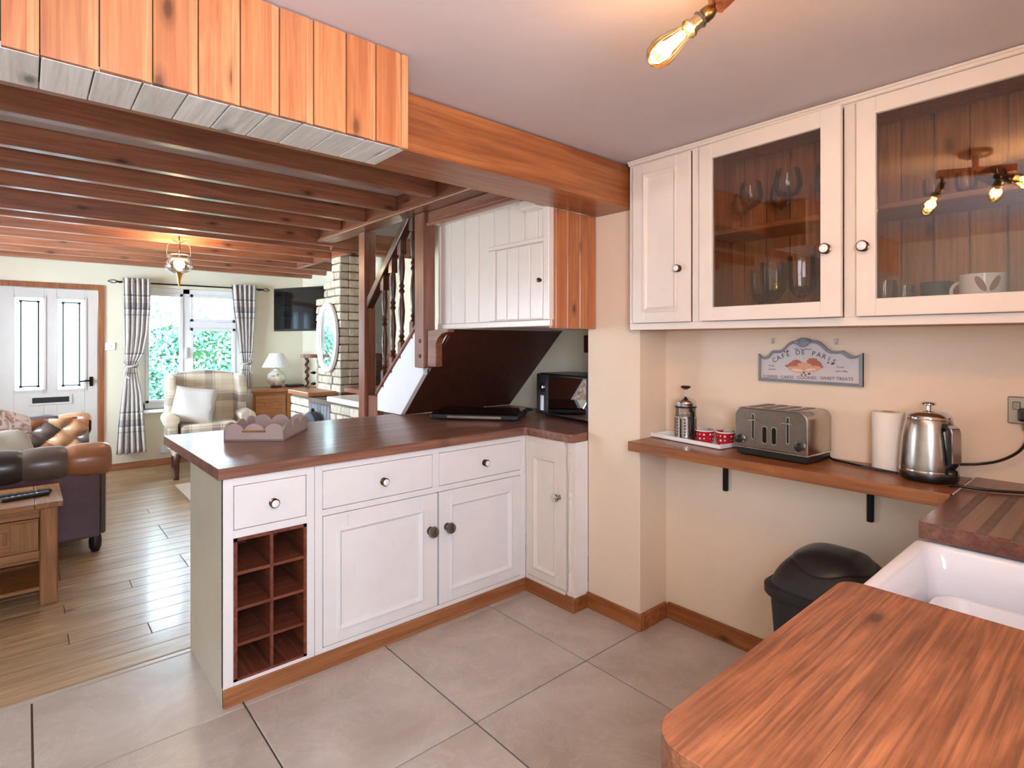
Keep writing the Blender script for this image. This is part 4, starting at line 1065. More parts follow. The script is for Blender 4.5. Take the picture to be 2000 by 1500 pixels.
for g_ in yg:
    MB().prism([(g_ - gw, .9092), (g_ - gw, .9148), (g_ - gw * .6, .9105), (g_ + gw * .6, .9105), (g_ + gw, .9148), (g_ + gw, .9092)], 'x', 1.7155, 2.20).build('groove', M['gr'], dn)
MB().box(2.10, 2.418, .394, .398, .872, .9155).build('sealant_line', M['grey'], dn)
du = thing('sink_unit', 'white cabinet carrying the sink and the draining board', 'cabinet', (1.8, .0, 0))
MB().box(1.75, 2.41, -.30, .33, 0, .870).box(1.20, 1.75, -.30, .33, 0, .60).build('carcass', M['white'], du)
sk = thing('belfast_sink', 'white glazed belfast sink between the near worktop and draining board', 'sink', (1.47, .12, .62))
X0, X1, Y0, Y1, ZB, ZT = 1.197, 1.742, -.26, .405, .61, .866
mb = MB(); r0 = .030
def ring(x0, x1, y0, y1, z, r, n=5):
    p = []
    for cx, cy, a0 in ((x1 - r, y1 - r, 0), (x0 + r, y1 - r, PI / 2), (x0 + r, y0 + r, PI), (x1 - r, y0 + r, 3 * PI / 2)):
        for k in range(n + 1):
            a = a0 + PI / 2 * k / n; p.append((cx + r * math.cos(a), cy + r * math.sin(a), z))
    return p
rings = [ring(X0, X1, Y0, Y1, ZB, .03), ring(X0, X1, Y0, Y1, ZT - .012, .03), ring(X0 + .004, X1 - .004, Y0 + .004, Y1 - .004, ZT - .003, .028), ring(X0 + .011, X1 - .011, Y0 + .011, Y1 - .011, ZT, .025),
         ring(X0 + .022, X1 - .022, Y0 + .022, Y1 - .022, ZT - .002, .03), ring(X0 + .030, X1 - .030, Y0 + .030, Y1 - .030, ZT - .012, .04), ring(X0 + .038, X1 - .038, Y0 + .038, Y1 - .038, ZT - .06, .045), ring(X0 + .05, X1 - .05, Y0 + .05, Y1 - .05, ZB + .05, .05), ring(X0 + .09, X1 - .09, Y0 + .09, Y1 - .09, ZB + .03, .05)]
m_ = len(rings[0]); vs = [p for r in rings for p in r]
fs = [(i * m_ + j, i * m_ + (j + 1) % m_, (i + 1) * m_ + (j + 1) % m_, (i + 1) * m_ + j) for i in range(len(rings) - 1) for j in range(m_)] + [tuple(reversed(range(m_))), tuple((len(rings) - 1) * m_ + j for j in range(m_))]
mb.add(vs, fs).build('bowl', M['ceramic'], sk, smooth=True)
MB().lathe([(.035, .0), (.03, .004), (.01, .004)], (1.47, .07, ZB + .031), 18).build('drain', M['chrome'], sk)
wb = thing('washing_up_bowl', 'white rectangular washing up bowl standing in the belfast sink', 'bowl', (1.47, .10, ZB + .035))
rings = [ring(1.31, 1.63, -.12, .30, ZB + .040, .04), ring(1.285, 1.655, -.15, .335, ZB + .150, .05), ring(1.278, 1.662, -.157, .342, ZB + .153, .055), ring(1.278, 1.662, -.157, .342, ZB + .158, .055), ring(1.288, 1.652, -.147, .332, ZB + .158, .05), ring(1.315, 1.625, -.115, .295, ZB + .045, .04)]
vs = [p for r in rings for p in r]
fs = [(i * m_ + j, i * m_ + (j + 1) % m_, (i + 1) * m_ + (j + 1) % m_, (i + 1) * m_ + j) for i in range(len(rings) - 1) for j in range(m_)] + [tuple(reversed(range(m_))), tuple((len(rings) - 1) * m_ + j for j in range(m_))]
MB().add(vs, fs).build('shell', M['plastw'], wb, smooth=True)

bn = thing('swing_bin', 'black plastic swing-top bin under the pine shelf', 'bin', (2.10, .725, 0), math.radians(0))
bx0, bx1, by0, by1 = 1.915, 2.30, .565, .90
rings = [ring(bx0 + .05, bx1 - .05, by0 + .04, by1 - .04, 0, .06), ring(bx0 + .01, bx1 - .01, by0 + .01, by1 - .01, .50, .07), ring(bx0 + .012, bx1 - .012, by0 + .012, by1 - .012, .52, .07)]
m_ = len(rings[0]); vs = [p for r in rings for p in r]
def skin(rings, cap0=True, cap1=True):
    m_ = len(rings[0]); vs = [p for r in rings for p in r]
    fs = [(i * m_ + j, i * m_ + (j + 1) % m_, (i + 1) * m_ + (j + 1) % m_, (i + 1) * m_ + j) for i in range(len(rings) - 1) for j in range(m_)]
    if cap0: fs.append(tuple(reversed(range(m_))))
    if cap1: fs.append(tuple((len(rings) - 1) * m_ + j for j in range(m_)))
    return MB().add(vs, fs)
skin(rings).build('body', M['blackm'], bn, smooth=True)
xc = (bx0 + bx1) / 2; yc = (by0 + by1) / 2; W2, D_ = (bx1 - bx0) / 2, (by1 - by0) / 2
skin([ring(bx0 - .004, bx1 + .004, by0 - .004, by1 + .004, .500, .08), ring(bx0 - .007, bx1 + .007, by0 - .007, by1 + .007, .506, .08), ring(bx0 - .007, bx1 + .007, by0 - .007, by1 + .007, .530, .08), ring(bx0, bx1, by0, by1, .536, .08)]).build('lid_rim', M['blackm'], bn, smooth=True)
def domept(a, rho, up=0.0):
    c, s2_ = math.cos(a), math.sin(a)
    k = (abs(c) ** 3.4 + abs(s2_) ** 3.4) ** (-1 / 3.4)
    z = .534 + .112 * (1 - rho ** 2.6) ** .75 + up
    return (xc + W2 * .995 * k * c * rho, yc + D_ * .995 * k * s2_ * rho, z)
MB().grid(lambda u, v: domept(2 * PI * u, 1 - v), 56, 16).build('lid', M['blackm'], bn, smooth=True, weld=True)
def flappt(a, t, up):
    x, y = .80 * math.cos(a) * t, .76 * math.sin(a) * t
    rho = (abs(x) ** 3.4 + abs(y) ** 3.4) ** (1 / 3.4)
    return (xc + W2 * x, yc + D_ * y, .534 + .112 * (1 - rho ** 2.6) ** .75 + up)
MB().grid(lambda u, v: flappt(2 * PI * u, 1 - v, .0015), 56, 10).build('flap_gap', M['black'], bn, smooth=True, weld=True)
MB().grid(lambda u, v: flappt(2 * PI * u, .975 * (1 - v), .0015 + .006 * min(1, v * 12)), 56, 24).build('swing_flap', plain('bin_flap', '#26262a', .34), bn, smooth=True, weld=True)

# ------------------------------------------------------------------ ceiling light with four filament bulbs
CL = (1.085, .515)
ce = thing('ceiling_light', 'bronze ceiling light with four amber filament bulbs on jointed arms', 'ceiling light', (CL[0], CL[1], ZC))
MB().lathe([(.060, -.004), (.060, -.018), (.052, -.022)], (CL[0], CL[1], ZC), 24).build('ceiling_plate', M['bronze'], ce, smooth=True)
MB().lathe([(.012, -.02), (.012, -.085)], (CL[0], CL[1], ZC), 10).build('stem', M['bronze'], ce)
br = MB().box(-.14, .14, -.018, .018, -.105, -.072)
R = Matrix.Translation((CL[0], CL[1], ZC)) @ Matrix.Rotation(math.radians(62), 4, 'Z'); br.v = [tuple(R @ Vector(v)) for v in br.v]
br.build('bar', M['doorframe'], ce, bevel=.002)
def bulb_arm(j, d, k):
    j = Vector(j); d = Vector(d).normalized()
    ar = MB().tube([j + Vector((.02, .0, .035)), j + Vector((.008, -.004, .005)), j], .005).lathe([(.012, -.010), (.016, 0), (.016, .014), (.012, .020)], j, 14, dirv=d).build('arm', M['bronze'], ce, smooth=True)
    h = MB().lathe([(.010, .016), (.016, .022), (.019, .026), (.015, .030), (.016, .048), (.0205, .052), (.0205, .058), (.016, .060)], j, 18, dirv=d).build('lamp_holder', M['pewter'], ce, smooth=True)
    g = MB().lathe([(.014, .058), (.017, .070), (.024, .095), (.029, .120), (.030, .136), (.025, .153), (.013, .164), (.002, .167)], j, 20, dirv=d, cap=False).build('bulb', M['amberglass'], ce, smooth=True)
    u = d.orthogonal().normalized(); w_ = d.cross(u); f = MB()
    for q in range(6):
        a = 2 * PI * q / 6; o1 = (u * math.cos(a) + w_ * math.sin(a)); b = a + .5; o2 = (u * math.cos(b) + w_ * math.sin(b))
        f.tube([j + d * .072 + o1 * .006, j + d * .140 + o2 * .013], .0032, 6)
    f.build('filament', M['filament'], g)
    ld = bpy.data.lights.new('bulb_light', 'POINT'); ld.energy = LAMP; ld.color = (1.0, .64, .30); ld.shadow_soft_size = .02
    lo = bpy.data.objects.new('bulb_light', ld); COL.objects.link(lo); lo.location = j + d * .11
LAMP = 3.0
bulb_arm((1.108, .628, 2.080), (-.075, .068, -.085), 0)
bulb_arm((1.07, .445, 2.085), (-.05, -.10, -.05), 1)
bulb_arm((1.05, .42, 2.080), (.07, -.10, -.05), 2)
bulb_arm((1.02, .44, 2.085), (-.10, .03, -.04), 3)

# ------------------------------------------------------------------ living room: fireplace of stones
fp = thing('stone_fireplace', 'pale rough stone fireplace with stepped chimney breast and dark arched opening', 'fireplace', (2.3, 4.9, 0))
def core(x0, x1, y0, y1, z0, z1): return MB().box(x0, x1, y0, y1, z0, z1)
c_ = MB().box(1.97, 2.715, 4.06, 4.60, 0, .86).box(1.97, 2.715, 5.07, 5.54, 0, .86).box(2.32, 2.715, 4.60, 5.07, 0, .86).box(1.97, 2.715, 4.60, 5.07, .82, .86)
c_.box(2.22, 2.52, 4.98, 5.52, .86, 1.80).box(2.22, 2.52, 4.98, 5.34, 1.80, 1.92).box(2.22, 2.52, 4.98, 5.16, 1.92, 2.25)
c_.build('mortar', M['mortar'], fp)
stone_var = []
rng = random.Random(5)
def stone_mesh(L, H, D):
    mb = MB().box(-L / 2, L / 2, -D / 2, D / 2, -H / 2, H / 2)
    mb.v = [(v[0] + rng.uniform(-.004, .004), v[1] + rng.uniform(-.005, .005), v[2] + rng.uniform(-.003, .003)) for v in mb.v]
    return mb.mesh('stone', M['stone'], bevel=.006)
LENS = (.13, .17, .21)
SM = {L: [stone_mesh(L, .066, .09) for _ in range(3)] for L in LENS}
def course(face, f0, a0, a1, z, flip):
    """row of stones on face 'x' (x = f0, along y) or 'y' (y = f0, along x)"""
    a = a0; k = 0
    while a < a1 - .03:
        L = rng.choice(LENS); rem = a1 - a
        if rem < L + .05: L_ = rem
        else: L_ = L
        base = min(LENS, key=lambda q: abs(q - (L_ - .010)))
        sc = (L_ - .010) / base
        c = a + L_ / 2; pr_ = rng.uniform(-.004, .006)
        if face == 'x': loc, rz = (f0 + .045 - pr_, c, z + .036), PI / 2
        else: loc, rz = (c, f0 + .045 - pr_, z + .036), 0
        piece('stone', rng.choice(SM[base]), fp, (loc[0] - 2.3, loc[1] - 4.9, loc[2]), (0, 0, rz), (sc, 1, 1))
        a += L_; k += 1
z = .01; r_ = 0
while z < .83:
    course('x', 1.955, 4.05, 4.60, z, r_); course('x', 1.955, 5.07, 5.55, z, r_)
    course('y', 4.045, 2.04, 2.70, z, r_)
    course('y', 5.075, 2.04, 2.30, z, r_) if z > .3 else None
    z += .076; r_ += 1
z = .89
while z < 2.16:
    ye = 5.535 if z < 1.76 else (5.35 if z < 1.88 else 5.17)
    course('x', 2.205, 4.965, ye, z, r_)
    course('y', 4.965, 2.29, 2.53, z, r_)
    z += .076; r_ += 1
# soldier course over the opening
for k in range(7):
    MB().box(1.950, 2.04, 4.603 + .0665 * k, 4.603 + .0665 * k + .058, .66, .82).build('arch_brick', plain('sooty_brick', '#787b80', .9, var=.2, bump=.4) if k == 0 else bpy.data.materials['sooty_brick'], fp, bevel=.005)
MB().box(2.05, 2.30, 4.61, 5.06, 0, .66).build('fire_recess', M['bottom'], fp)
MB().box(1.935, 2.30, 4.02, 4.63, .862, .905).build('mantel_slab', M['porc'], fp, bevel=.006)
MB().box(2.21, 2.70, 4.05, 4.90, .906, .95).build('hearth_timber', M['joisty'], fp, bevel=.004)
MB().box(1.935, 2.50, 5.05, 5.56, .866, .905).build('mantel_slab', M['cabw'], fp, bevel=.004)
tw = MB()
n_ = 46; path = []
for k in range(n_):
    a = k * .62; path.append((2.10 + .010 * math.cos(a), 5.50 + .010 * math.sin(a), .905 + .305 * k / (n_ - 1)))
tw.tube(path, .013, 8).tube([(2.10, 5.50, .905), (2.10, 5.50, 1.21)], .010, 8)
tw.build('barley_twist_post', M['darkbal'], fp, smooth=True)
MB().box(2.05, 2.24, 5.46, 5.545, 1.21, 1.245).build('mantel_shelf', M['joisty'], fp, bevel=.003)
for zz in (1.06, .95):
    MB().lathe([(.012, 0), (.016, .02), (.004, .05)], (2.19, 5.515, zz), 8, dirv=(-1, 0, 0)).build('hook', M['iron'], fp)
rng = random.Random(9)
sc2 = thing('coal_hood', 'dark grey domed metal fire hood standing in the fireplace opening', 'fire hood', (1.90, 4.84, 0))
pts = []
for k in range(19):
    a = PI * k / 18; pts.append((4.835 + .165 * math.cos(a), .56 + .20 * math.sin(a)))
pts = [(5.0, .02)] + pts + [(4.67, .02)]
MB().prism(pts, 'x', 1.86, 1.93).build('hood', plain('grey_iron', '#3e4650', .45, .3), sc2, bevel=.012, bseg=2, smooth=True)
MB().lathe([(.012, 0), (.016, .02), (.004, .03)], (1.895, 4.835, .758), 10).build('finial', M['iron'], sc2)

# oval mirror
mi = thing('oval_mirror', 'white framed oval mirror hanging on the stone chimney breast', 'mirror', (2.185, 5.20, 1.41))
rings = []
A_, B_ = .232, .335
for off, xo in ((0, 2.194), (0, 2.170), (.012, 2.160), (.024, 2.164), (.032, 2.158), (.048, 2.168), (.054, 2.180)):
    rings.append([(xo, 5.205 + (A_ - off) * math.cos(2 * PI * k / 48), 1.41 + (B_ - off) * math.sin(2 * PI * k / 48)) for k in range(48)])
m_ = 48; vs = [p for r in rings for p in r]
fs = [(i * m_ + j, i * m_ + (j + 1) % m_, (i + 1) * m_ + (j + 1) % m_, (i + 1) * m_ + j) for i in range(len(rings) - 1) for j in range(m_)]
MB().add(vs, fs).build('frame', M['white'], mi, smooth=True)
MB().lathe([(1, 0), (1, .003)], (0, 0, 0), 48, dirv=(1, 0, 0)).build('glass', M['mirror'], mi, local=True).scale = (1, A_ - .05, B_ - .05)
mi.children[-1].location = (-.004, .005, 0)
# the lathe's radial frame may be turned; the ellipse needs y and z as its radii, which the x axis guarantees

# television on a wall arm
tv = thing('television', 'black flat television tilted out from the corner on a wall arm', 'television', (2.33, 6.29, 1.735), math.radians(-68.2))
# local: x along the width, y is out of the back
MB().box(-.425, .425, -.012, .030, -.245, .245).build('case', M['black'], tv, local=True, bevel=.006)
MB().box(-.408, .408, -.0145, -.012, -.222, .230).build('screen', M['blackg'], tv, local=True)
MB().box(-.03, .03, .03, .40, -.03, .03).box(-.10, .10, .03, .05, -.10, .10).build('wall_arm', M['iron'], tv, local=True)

# corner cupboard, lamp, box
cb = thing('low_cupboard', 'low pine cupboard with stepped panel doors in the living room corner', 'cupboard', (2.34, 6.90, 0))
MB().box(1.95, 2.70, 6.73, 7.10, .0, .785).build('carcass', M['cabw'], cb, bevel=.003)
MB().box(1.925, 2.705, 6.70, 7.11, .785, .82).build('top', M['cabw'], cb, bevel=.006, bseg=2)
for x0 in (1.975, 2.33):
    d = MB().box(x0, x0 + .335, 6.712, 6.73, .06, .75).build('door', M['cabw'], cb, bevel=.003)
    MB().prism([(x0 + .04, .10), (x0 + .295, .10), (x0 + .295, .63), (x0 + .245, .63), (x0 + .245, .68), (x0 + .09, .68), (x0 + .09, .63), (x0 + .04, .63)], 'y', 6.704, 6.712).build('panel', M['cabw'], d, bevel=.004)
    MB().lathe([(.008, 0), (.014, .02), (.006, .026)], (x0 + (.31 if x0 < 2.1 else .025), 6.712, .42), 10, dirv=(0, -1, 0)).build('knob', M['bronze'], d)
tl = thing('table_lamp', 'table lamp with round floral china base and white cone shade', 'lamp', (2.275, 6.93, .82))
MB().lathe([(.06, 0), (.066, .006), (.066, .016), (.045, .022)], (0, 0, 0), 24).build('base', M['darkbal'], tl, local=True, smooth=True)
def floral():
    n = N('floral_china'); f = n.noise(n.coords(), 26, 3, .6)
    vo = n.noise(n.coords(), 11, 2)
    b = n.ramp(f, [(.40, hx('#f2efe4')), (.58, hx('#ece6d4')), (.64, hx('#8f9a78')), (.72, hx('#a88a5a')), (.78, hx('#5f6a78'))])
    return n.set(.15, 0, .3, .5, b)
MB().lathe([(.045, .020), (.075, .04), (.100, .085), (.105, .12), (.095, .16), (.060, .195), (.036, .205), (.034, .222), (.044, .228)], (0, 0, 0), 28).build('body', floral(), tl, local=True, smooth=True)
MB().lathe([(.010, .225), (.010, .27)], (0, 0, 0), 10).build('stem', M['brass'], tl, local=True)
MB().lathe([(.162, .245), (.075, .412), (.073, .412), (.159, .245)], (0, 0, 0), 32, cap=False).build('shade', M['shade'], tl, local=True, smooth=True)
tag(MB().box(2.39, 2.56, 6.80, 6.97, .8205, .852).build('media_box', M['black'], bevel=.003), 'flat black box lying on the low cupboard beside the lamp', 'media player')

# front wall furniture
pole = thing('curtain_pole', 'dark metal curtain pole with cage finials above the front window', 'curtain pole', (1.46, 7.19, 2.005))
MB().tube([(.74, 7.19, 2.004), (2.19, 7.19, 2.010)], .008, 8).build('rod', M['iron'], pole, smooth=True)
for xx, s_ in ((.74, -1), (2.19, 1)):
    m = MB()
    for k in range(4):
        a = PI / 2 * k
        m.tube([(xx + s_ * .09 * t, 7.19 + math.cos(a + t * 2) * .022 * math.sin(PI * t), 2.006 + math.sin(a + t * 2) * .022 * math.sin(PI * t)) for t in [i / 8 for i in range(9)]], .003, 6)
    m.lathe([(.010, -.012), (.010, .002)], (xx, 7.19, 2.006), 10, axis='x'); m.build('finial', M['iron'], pole)
for xx in (.76, 2.17): MB().box(xx - .008, xx + .008, 7.19, 7.268, 1.996, 2.014).build('bracket', M['iron'], pole)
G_, N_, W_ = hx('#cbc3bd'), hx('#454c66'), hx('#f4f2ee'); T_ = hx('#8e8a8c')
M['curtain'] = checks('curtain_check', [(0, G_), (.20, W_), (.24, G_), (.50, N_), (.56, G_), (.62, T_), (.76, W_), (.80, G_)],
                      [(0, G_), (.28, N_), (.31, W_), (.335, G_), (.42, T_), (.50, N_), (.54, W_), (.56, G_), (.62, N_), (.64, G_)], 2.0, 3.0)
def curtain(label, xs, side):
    t = thing('curtain', label, 'curtain', ((xs[0][0] + xs[0][1]) / 2, 7.19, .18), 0, 'check curtains at the front window')
    zs = [2.05, 1.75, 1.45, 1.25, 1.13, 1.09, 1.0, .8, .5, .18]
    def edge(z):
        for (z0, z1, a, b) in zip(zs, zs[1:], xs, xs[1:]):
            if z <= z0 and z >= z1:
                f = (z0 - z) / (z0 - z1); return a[0] + (b[0] - a[0]) * f, a[1] + (b[1] - a[1]) * f
        return xs[-1]
    def fn(u, v):
        z = 2.05 + (.18 - 2.05) * v
        a, b = edge(z); wdt = b - a
        amp = .034 * min(1.2, max(.55, wdt / .24))
        x = a + wdt * (u + .018 * math.sin(u * 2 * PI * 5 + 1))
        yy = 7.185 + amp * math.sin(u * 2 * PI * 5) + .006 * math.sin(u * 31 + z * 3)
        return (x, yy - .01, z)
    c = MB().grid(lambda u, v: fn(u, v), 60, 44).build('cloth', M['curtain'], t, smooth=True)
    sm = c.modifiers.new('thick', 'SOLIDIFY'); sm.thickness = .004
    for k in range(5):
        u = (k + .5) / 5; p = fn(u, .028)
        MB().lathe([(.018, -.003), (.024, -.003), (.024, .003), (.018, .003), (.018, -.003)], (p[0], p[1] - .008, 2.005), 14, axis='y', cap=False).build('eyelet', M['chrome'], t)
    a, b = edge(1.105); m = MB()
    pts = [((a + b) / 2 + ((b - a) / 2 + .012) * math.cos(2 * PI * k / 20), 7.18 + .052 * math.sin(2 * PI * k / 20), 1.11 + .012 * math.cos(2 * PI * k / 20)) for k in range(21)]
    m.tube(pts, .012, 8, cap=False)
    sx = a if side < 0 else b
    m.tube([(sx, 7.14, 1.12), (sx - .03, 7.12, 1.16), (sx - .012, 7.12, 1.19)], .008).tube([(sx, 7.14, 1.10), (sx - .02, 7.12, 1.02), (sx + .02, 7.12, .98)], [.008, .012, .014])
    m.build('tie_back', M['curtain'], t, smooth=True)
curtain('blue-grey check curtain tied back between the front door and the window',
        [(.778, 1.020), (.785, 1.02), (.79, 1.0), (.792, .965), (.805, .905), (.81, .895), (.79, .91), (.765, .945), (.735, .965), (.715, .985)], -1)
curtain('blue-grey check curtain tied back behind the tartan armchair',
        [(1.835, 2.105), (1.86, 2.10), (1.90, 2.085), (1.925, 2.075), (1.955, 2.055), (1.955, 2.05), (1.94, 2.06), (1.915, 2.08), (1.90, 2.10), (1.88, 2.12)], 1)
sw = MB().box(.628, .722, 7.258, 7.2695, 1.278, 1.362).box(.664, .686, 7.252, 7.26, 1.305, 1.338).build('light_switch', M['upvc'], bevel=.003)
tag(sw, 'square white light switch between the door frame and the curtain', 'light switch')
so2 = MB().box(1.13, 1.28, 7.25, 7.2695, .13, .215).build('low_socket', M['upvc'], bevel=.004)
tag(so2, 'white double socket low on the wall below the window', 'socket')

# hanging glass lantern
pd = thing('pendant_lamp', 'glass and bronze pendant bowl hanging from the joists, lit', 'pendant lamp', (.90, 4.97, 2.25))
px, py = .90, 4.97
MB().lathe([(.045, 0), (.045, -.012), (.02, -.03), (.005, -.035), (.005, -.12)], (px, py, 2.254), 16).build('rose', M['bronze'], pd)
m = MB()
for k in range(3):
    a = 2 * PI * k / 3 + .4
    m.tube([(px + math.cos(a) * r_, py + math.sin(a) * r_, z_) for r_, z_ in ((.01, 2.14), (.05, 2.16), (.088, 2.12), (.095, 2.06), (.085, 2.02))], .0028, 6)
m.build('arms', M['iron'], pd, smooth=True)
pg = [(.07, 2.045), (.078, 2.035), (.068, 2.015), (.092, 1.985), (.097, 1.955), (.088, 1.925), (.058, 1.905), (.025, 1.898)]
mb = MB().lathe(pg, (px, py, 0), 28, cap=False); mb.v = [(px + (v[0] - px) * (1 + .02 * math.cos(14 * math.atan2(v[1] - py, v[0] - px))), py + (v[1] - py) * (1 + .02 * math.cos(14 * math.atan2(v[1] - py, v[0] - px))), v[2]) for v in mb.v]
gb = mb.build('glass_bowl', M['tint'], pd, smooth=True)
MB().lathe([(.012, 1.935), (.034, 1.95), (.040, 1.975), (.032, 2.0), (.012, 2.012)], (px, py, 0), 16).build('lit_bulb', M['lampglow'], gb, smooth=True)
MB().lathe([(.030, 1.905), (.026, 1.89), (.016, 1.86), (.010, 1.82), (.003, 1.80)], (px, py, 0), 16).build('finial', M['brass'], pd, smooth=True)
light('pendant_glow', 'POINT', (px, py, 2.06), 12, (1.0, .72, .42), shadow_soft_size=.04)

# rug
rg = MB().box(1.07, 1.85, 4.55, 6.10, 0.0005, .014).build('rug', M['rug'], bevel=.004)
tag(rg, 'cream rug on the oak boards in front of the armchair', 'rug')

# armchair
ac = thing('armchair', 'tartan wing armchair with dark cabriole legs in front of the window', 'armchair', (1.47, 6.68, 0), math.radians(-6))
b1, b2, b3, b4 = hx('#cfbfa6'), hx('#8f7f72'), hx('#e0d2bc'), hx('#a8937c')
M['tartan'] = checks('beige_tartan', [(0, b1), (.22, b2), (.50, b1), (.55, b4), (.58, b3), (.80, b1)], [(0, b1), (.25, b3), (.45, b2), (.72, b1), (.78, b4), (.81, b3)], 3.6, 3.3, kind='Object', axes=(0, 2))
TT = M['tartan']
# local: faces -y
MB().box(-.34, .34, -.34, .30, .22, .40).build('seat_base', TT, ac, local=True, bevel=.02, bseg=2)
MB().box(-.265, .265, -.37, .22, .40, .53).build('seat_cushion', TT, ac, local=True, bevel=.035, bseg=4, smooth=True)
def arch_back():
    mb = MB()
    def fn(u, v):
        a = 2 * PI * v
        x = -.30 + .60 * u
        top = 1.02 + .035 * math.cos((u - .5) * PI) - .0
        d = (.075) * math.sin(a); h_ = math.cos(a)
        z = .36 + (top - .36) * (.5 - .5 * h_)
        lean = .20 + .10 * (z - .36) / .66
        bulge = .02 * math.sin(PI * u)
        prof_ = min(1, (math.sin(PI * min(max((z - .36) / (top - .36), .0), 1)) + .02) ** .25)
        return (x, lean + (-1 if a < PI else 1) * (.065 * prof_ + (bulge if a < PI else 0)), z)
    return mb.grid(fn, 20, 40)
arch_back().prism([(-.30, .36), (.30, .36), (.30, .9), (-.30, .9)], 'y', .20, .26).build('back', TT, ac, local=True, smooth=True)
for s_ in (-1, 1):
    xw = .335 * s_
    MB().prism([(-.02, .50), (-.06, .62), (-.11, .74), (-.135, .85), (-.11, .94), (-.03, 1.00), (.10, 1.01), (.26, 1.015), (.26, .50)], 'x', xw - .045, xw + .045).build('wing', TT, ac, local=True, bevel=.03, bseg=4, smooth=True)
    m = MB().box(xw - .045, xw + .045, -.34, .26, .30, .56)
    m.build('arm_panel', TT, ac, local=True, bevel=.015, bseg=2)
    sc = []
    for k in range(16):
        a = 2 * PI * k / 16; sc.append((xw + s_ * .015 + .075 * math.cos(a), .585 + .065 * math.sin(a)))
    MB().prism(sc, 'y', -.355, .02).build('arm_roll', TT, ac, local=True, bevel=.012, bseg=2, smooth=True)
    MB().tube([(xw * .88, -.31, .24), (xw * .93, -.345, .17), (xw * .90, -.33, .09), (xw * .90, -.335, .03), (xw * .92, -.36, .0)], [.040, .034, .022, .018, .026], 10).build('leg', M['darkbal'], ac, local=True, smooth=True)
    MB().tube([(xw * .85, .25, .24), (xw * .85, .28, .12), (xw * .85, .32, .0)], [.03, .024, .02], 8).build('leg', M['darkbal'], ac, local=True, smooth=True)
def pillow(name, label, cat, loc, rz, rx, w_, h_, th, mat, group=None, roll=0):
    n = 14
    def fn(sgn):
        def f(u, v):
            x, z = (u - .5) * w_, (v - .5) * h_
            e = max(0, (1 - (2 * u - 1) ** 4) * (1 - (2 * v - 1) ** 4)) ** .5
            pin = 1 - .06 * (1 - abs(2 * u - 1) ** 2) * abs(2 * v - 1) ** 3
            pin2 = 1 - .06 * (1 - abs(2 * v - 1) ** 2) * abs(2 * u - 1) ** 3
            return (x * pin2, sgn * th / 2 * e + .006 * math.sin(9 * x / w_ + 5 * z / h_), z * pin)
        return f
    mb = MB().grid(fn(-1), n, n); k = MB().grid(lambda u, v: fn(1)(1 - u, v), n, n)
    b = len(mb.v); f0 = len(mb.f); mb.v += k.v; mb.f += [tuple(i + b for i in f) for f in k.f]; mb.m += k.m
    for fi, uv in k.uv.items(): mb.uv[f0 + fi] = uv
    o = mb.build(name, mat, smooth=True, weld=True)
    o.location = loc; o.rotation_euler = (Matrix.Rotation(rz, 3, 'Z') @ Matrix.Rotation(rx, 3, 'X') @ Matrix.Rotation(roll, 3, 'Y')).to_euler()
    return tag(o, label, cat, group)
pillow('cushion', 'plain grey linen cushion on the tartan armchair', 'cushion', (1.315, 6.53, .712), math.radians(-14), math.radians(-16), .40, .38, .13, M['linen'], roll=math.radians(9))

# chesterfield sofa
so3 = thing('chesterfield_sofa', 'patchwork leather chesterfield sofa with buttoned rolled arms facing the fireplace', 'sofa', (-.05, 5.45, 0))
LE = M['leathers']   # grey, black, brown, tan, maroon, orange
def puff_roll(nm, y_, out, cols, x0, x1, zc=.605, R=.108, nseg=4):
    seg = (x1 - x0) / nseg
    def fn(u, v):
        x = x0 + (x1 - x0) * u; f = (u * nseg) % 1.0
        p = abs(math.sin(PI * f)) ** .45
        if u > .999: p = .0
        if u < .001: p = .3
        r = R * (.86 + .16 * p)
        a = -2.5 + 5.0 * v
        return (x, y_ + out * r * math.cos(a + .15), zc + r * math.sin(a + .15))
    mb = MB().grid(fn, nseg * 12, 28, mi=lambda u, v: cols[min(int(u * nseg), nseg - 1)])
    b = [fn(1.0, k / 28) for k in range(29)]
    r2 = [(p[0] + .012, y_ + (p[1] - y_) * .75, zc + (p[2] - zc) * .75) for p in b]
    mb.add(b + r2, [(i, i + 1, 30 + i, 29 + i) for i in range(28)] + [tuple(29 + i for i in range(29))], cols[-1])
    return mb.build(nm, LE, so3, smooth=True, weld=True)
SXF, SXB = .415, -.58
puff_roll('arm_roll', 4.545, -1, [1, 0, 1, 0, 3], -.66, SXF, nseg=5)
a = MB().box(SXB, .365, 4.485, 4.63, .11, .55)
a.m = [4] * len(a.f)
a.build('arm_panel', LE, so3, bevel=.012, bseg=2)
MB().box(.12, .122, 4.482, 4.486, .12, .54).box(.122, .365, 4.481, 4.486, .345, .349).build('panel_seam', LE[1], so3)
MB().box(.365, .398, 4.50, 4.64, .12, .52).build('arm_front', LE[2], so3, bevel=.015, bseg=2)
puff_roll('arm_roll', 6.40, 1, [2, 2, 0, 2, 5], -.66, .44, zc=.62, nseg=5)
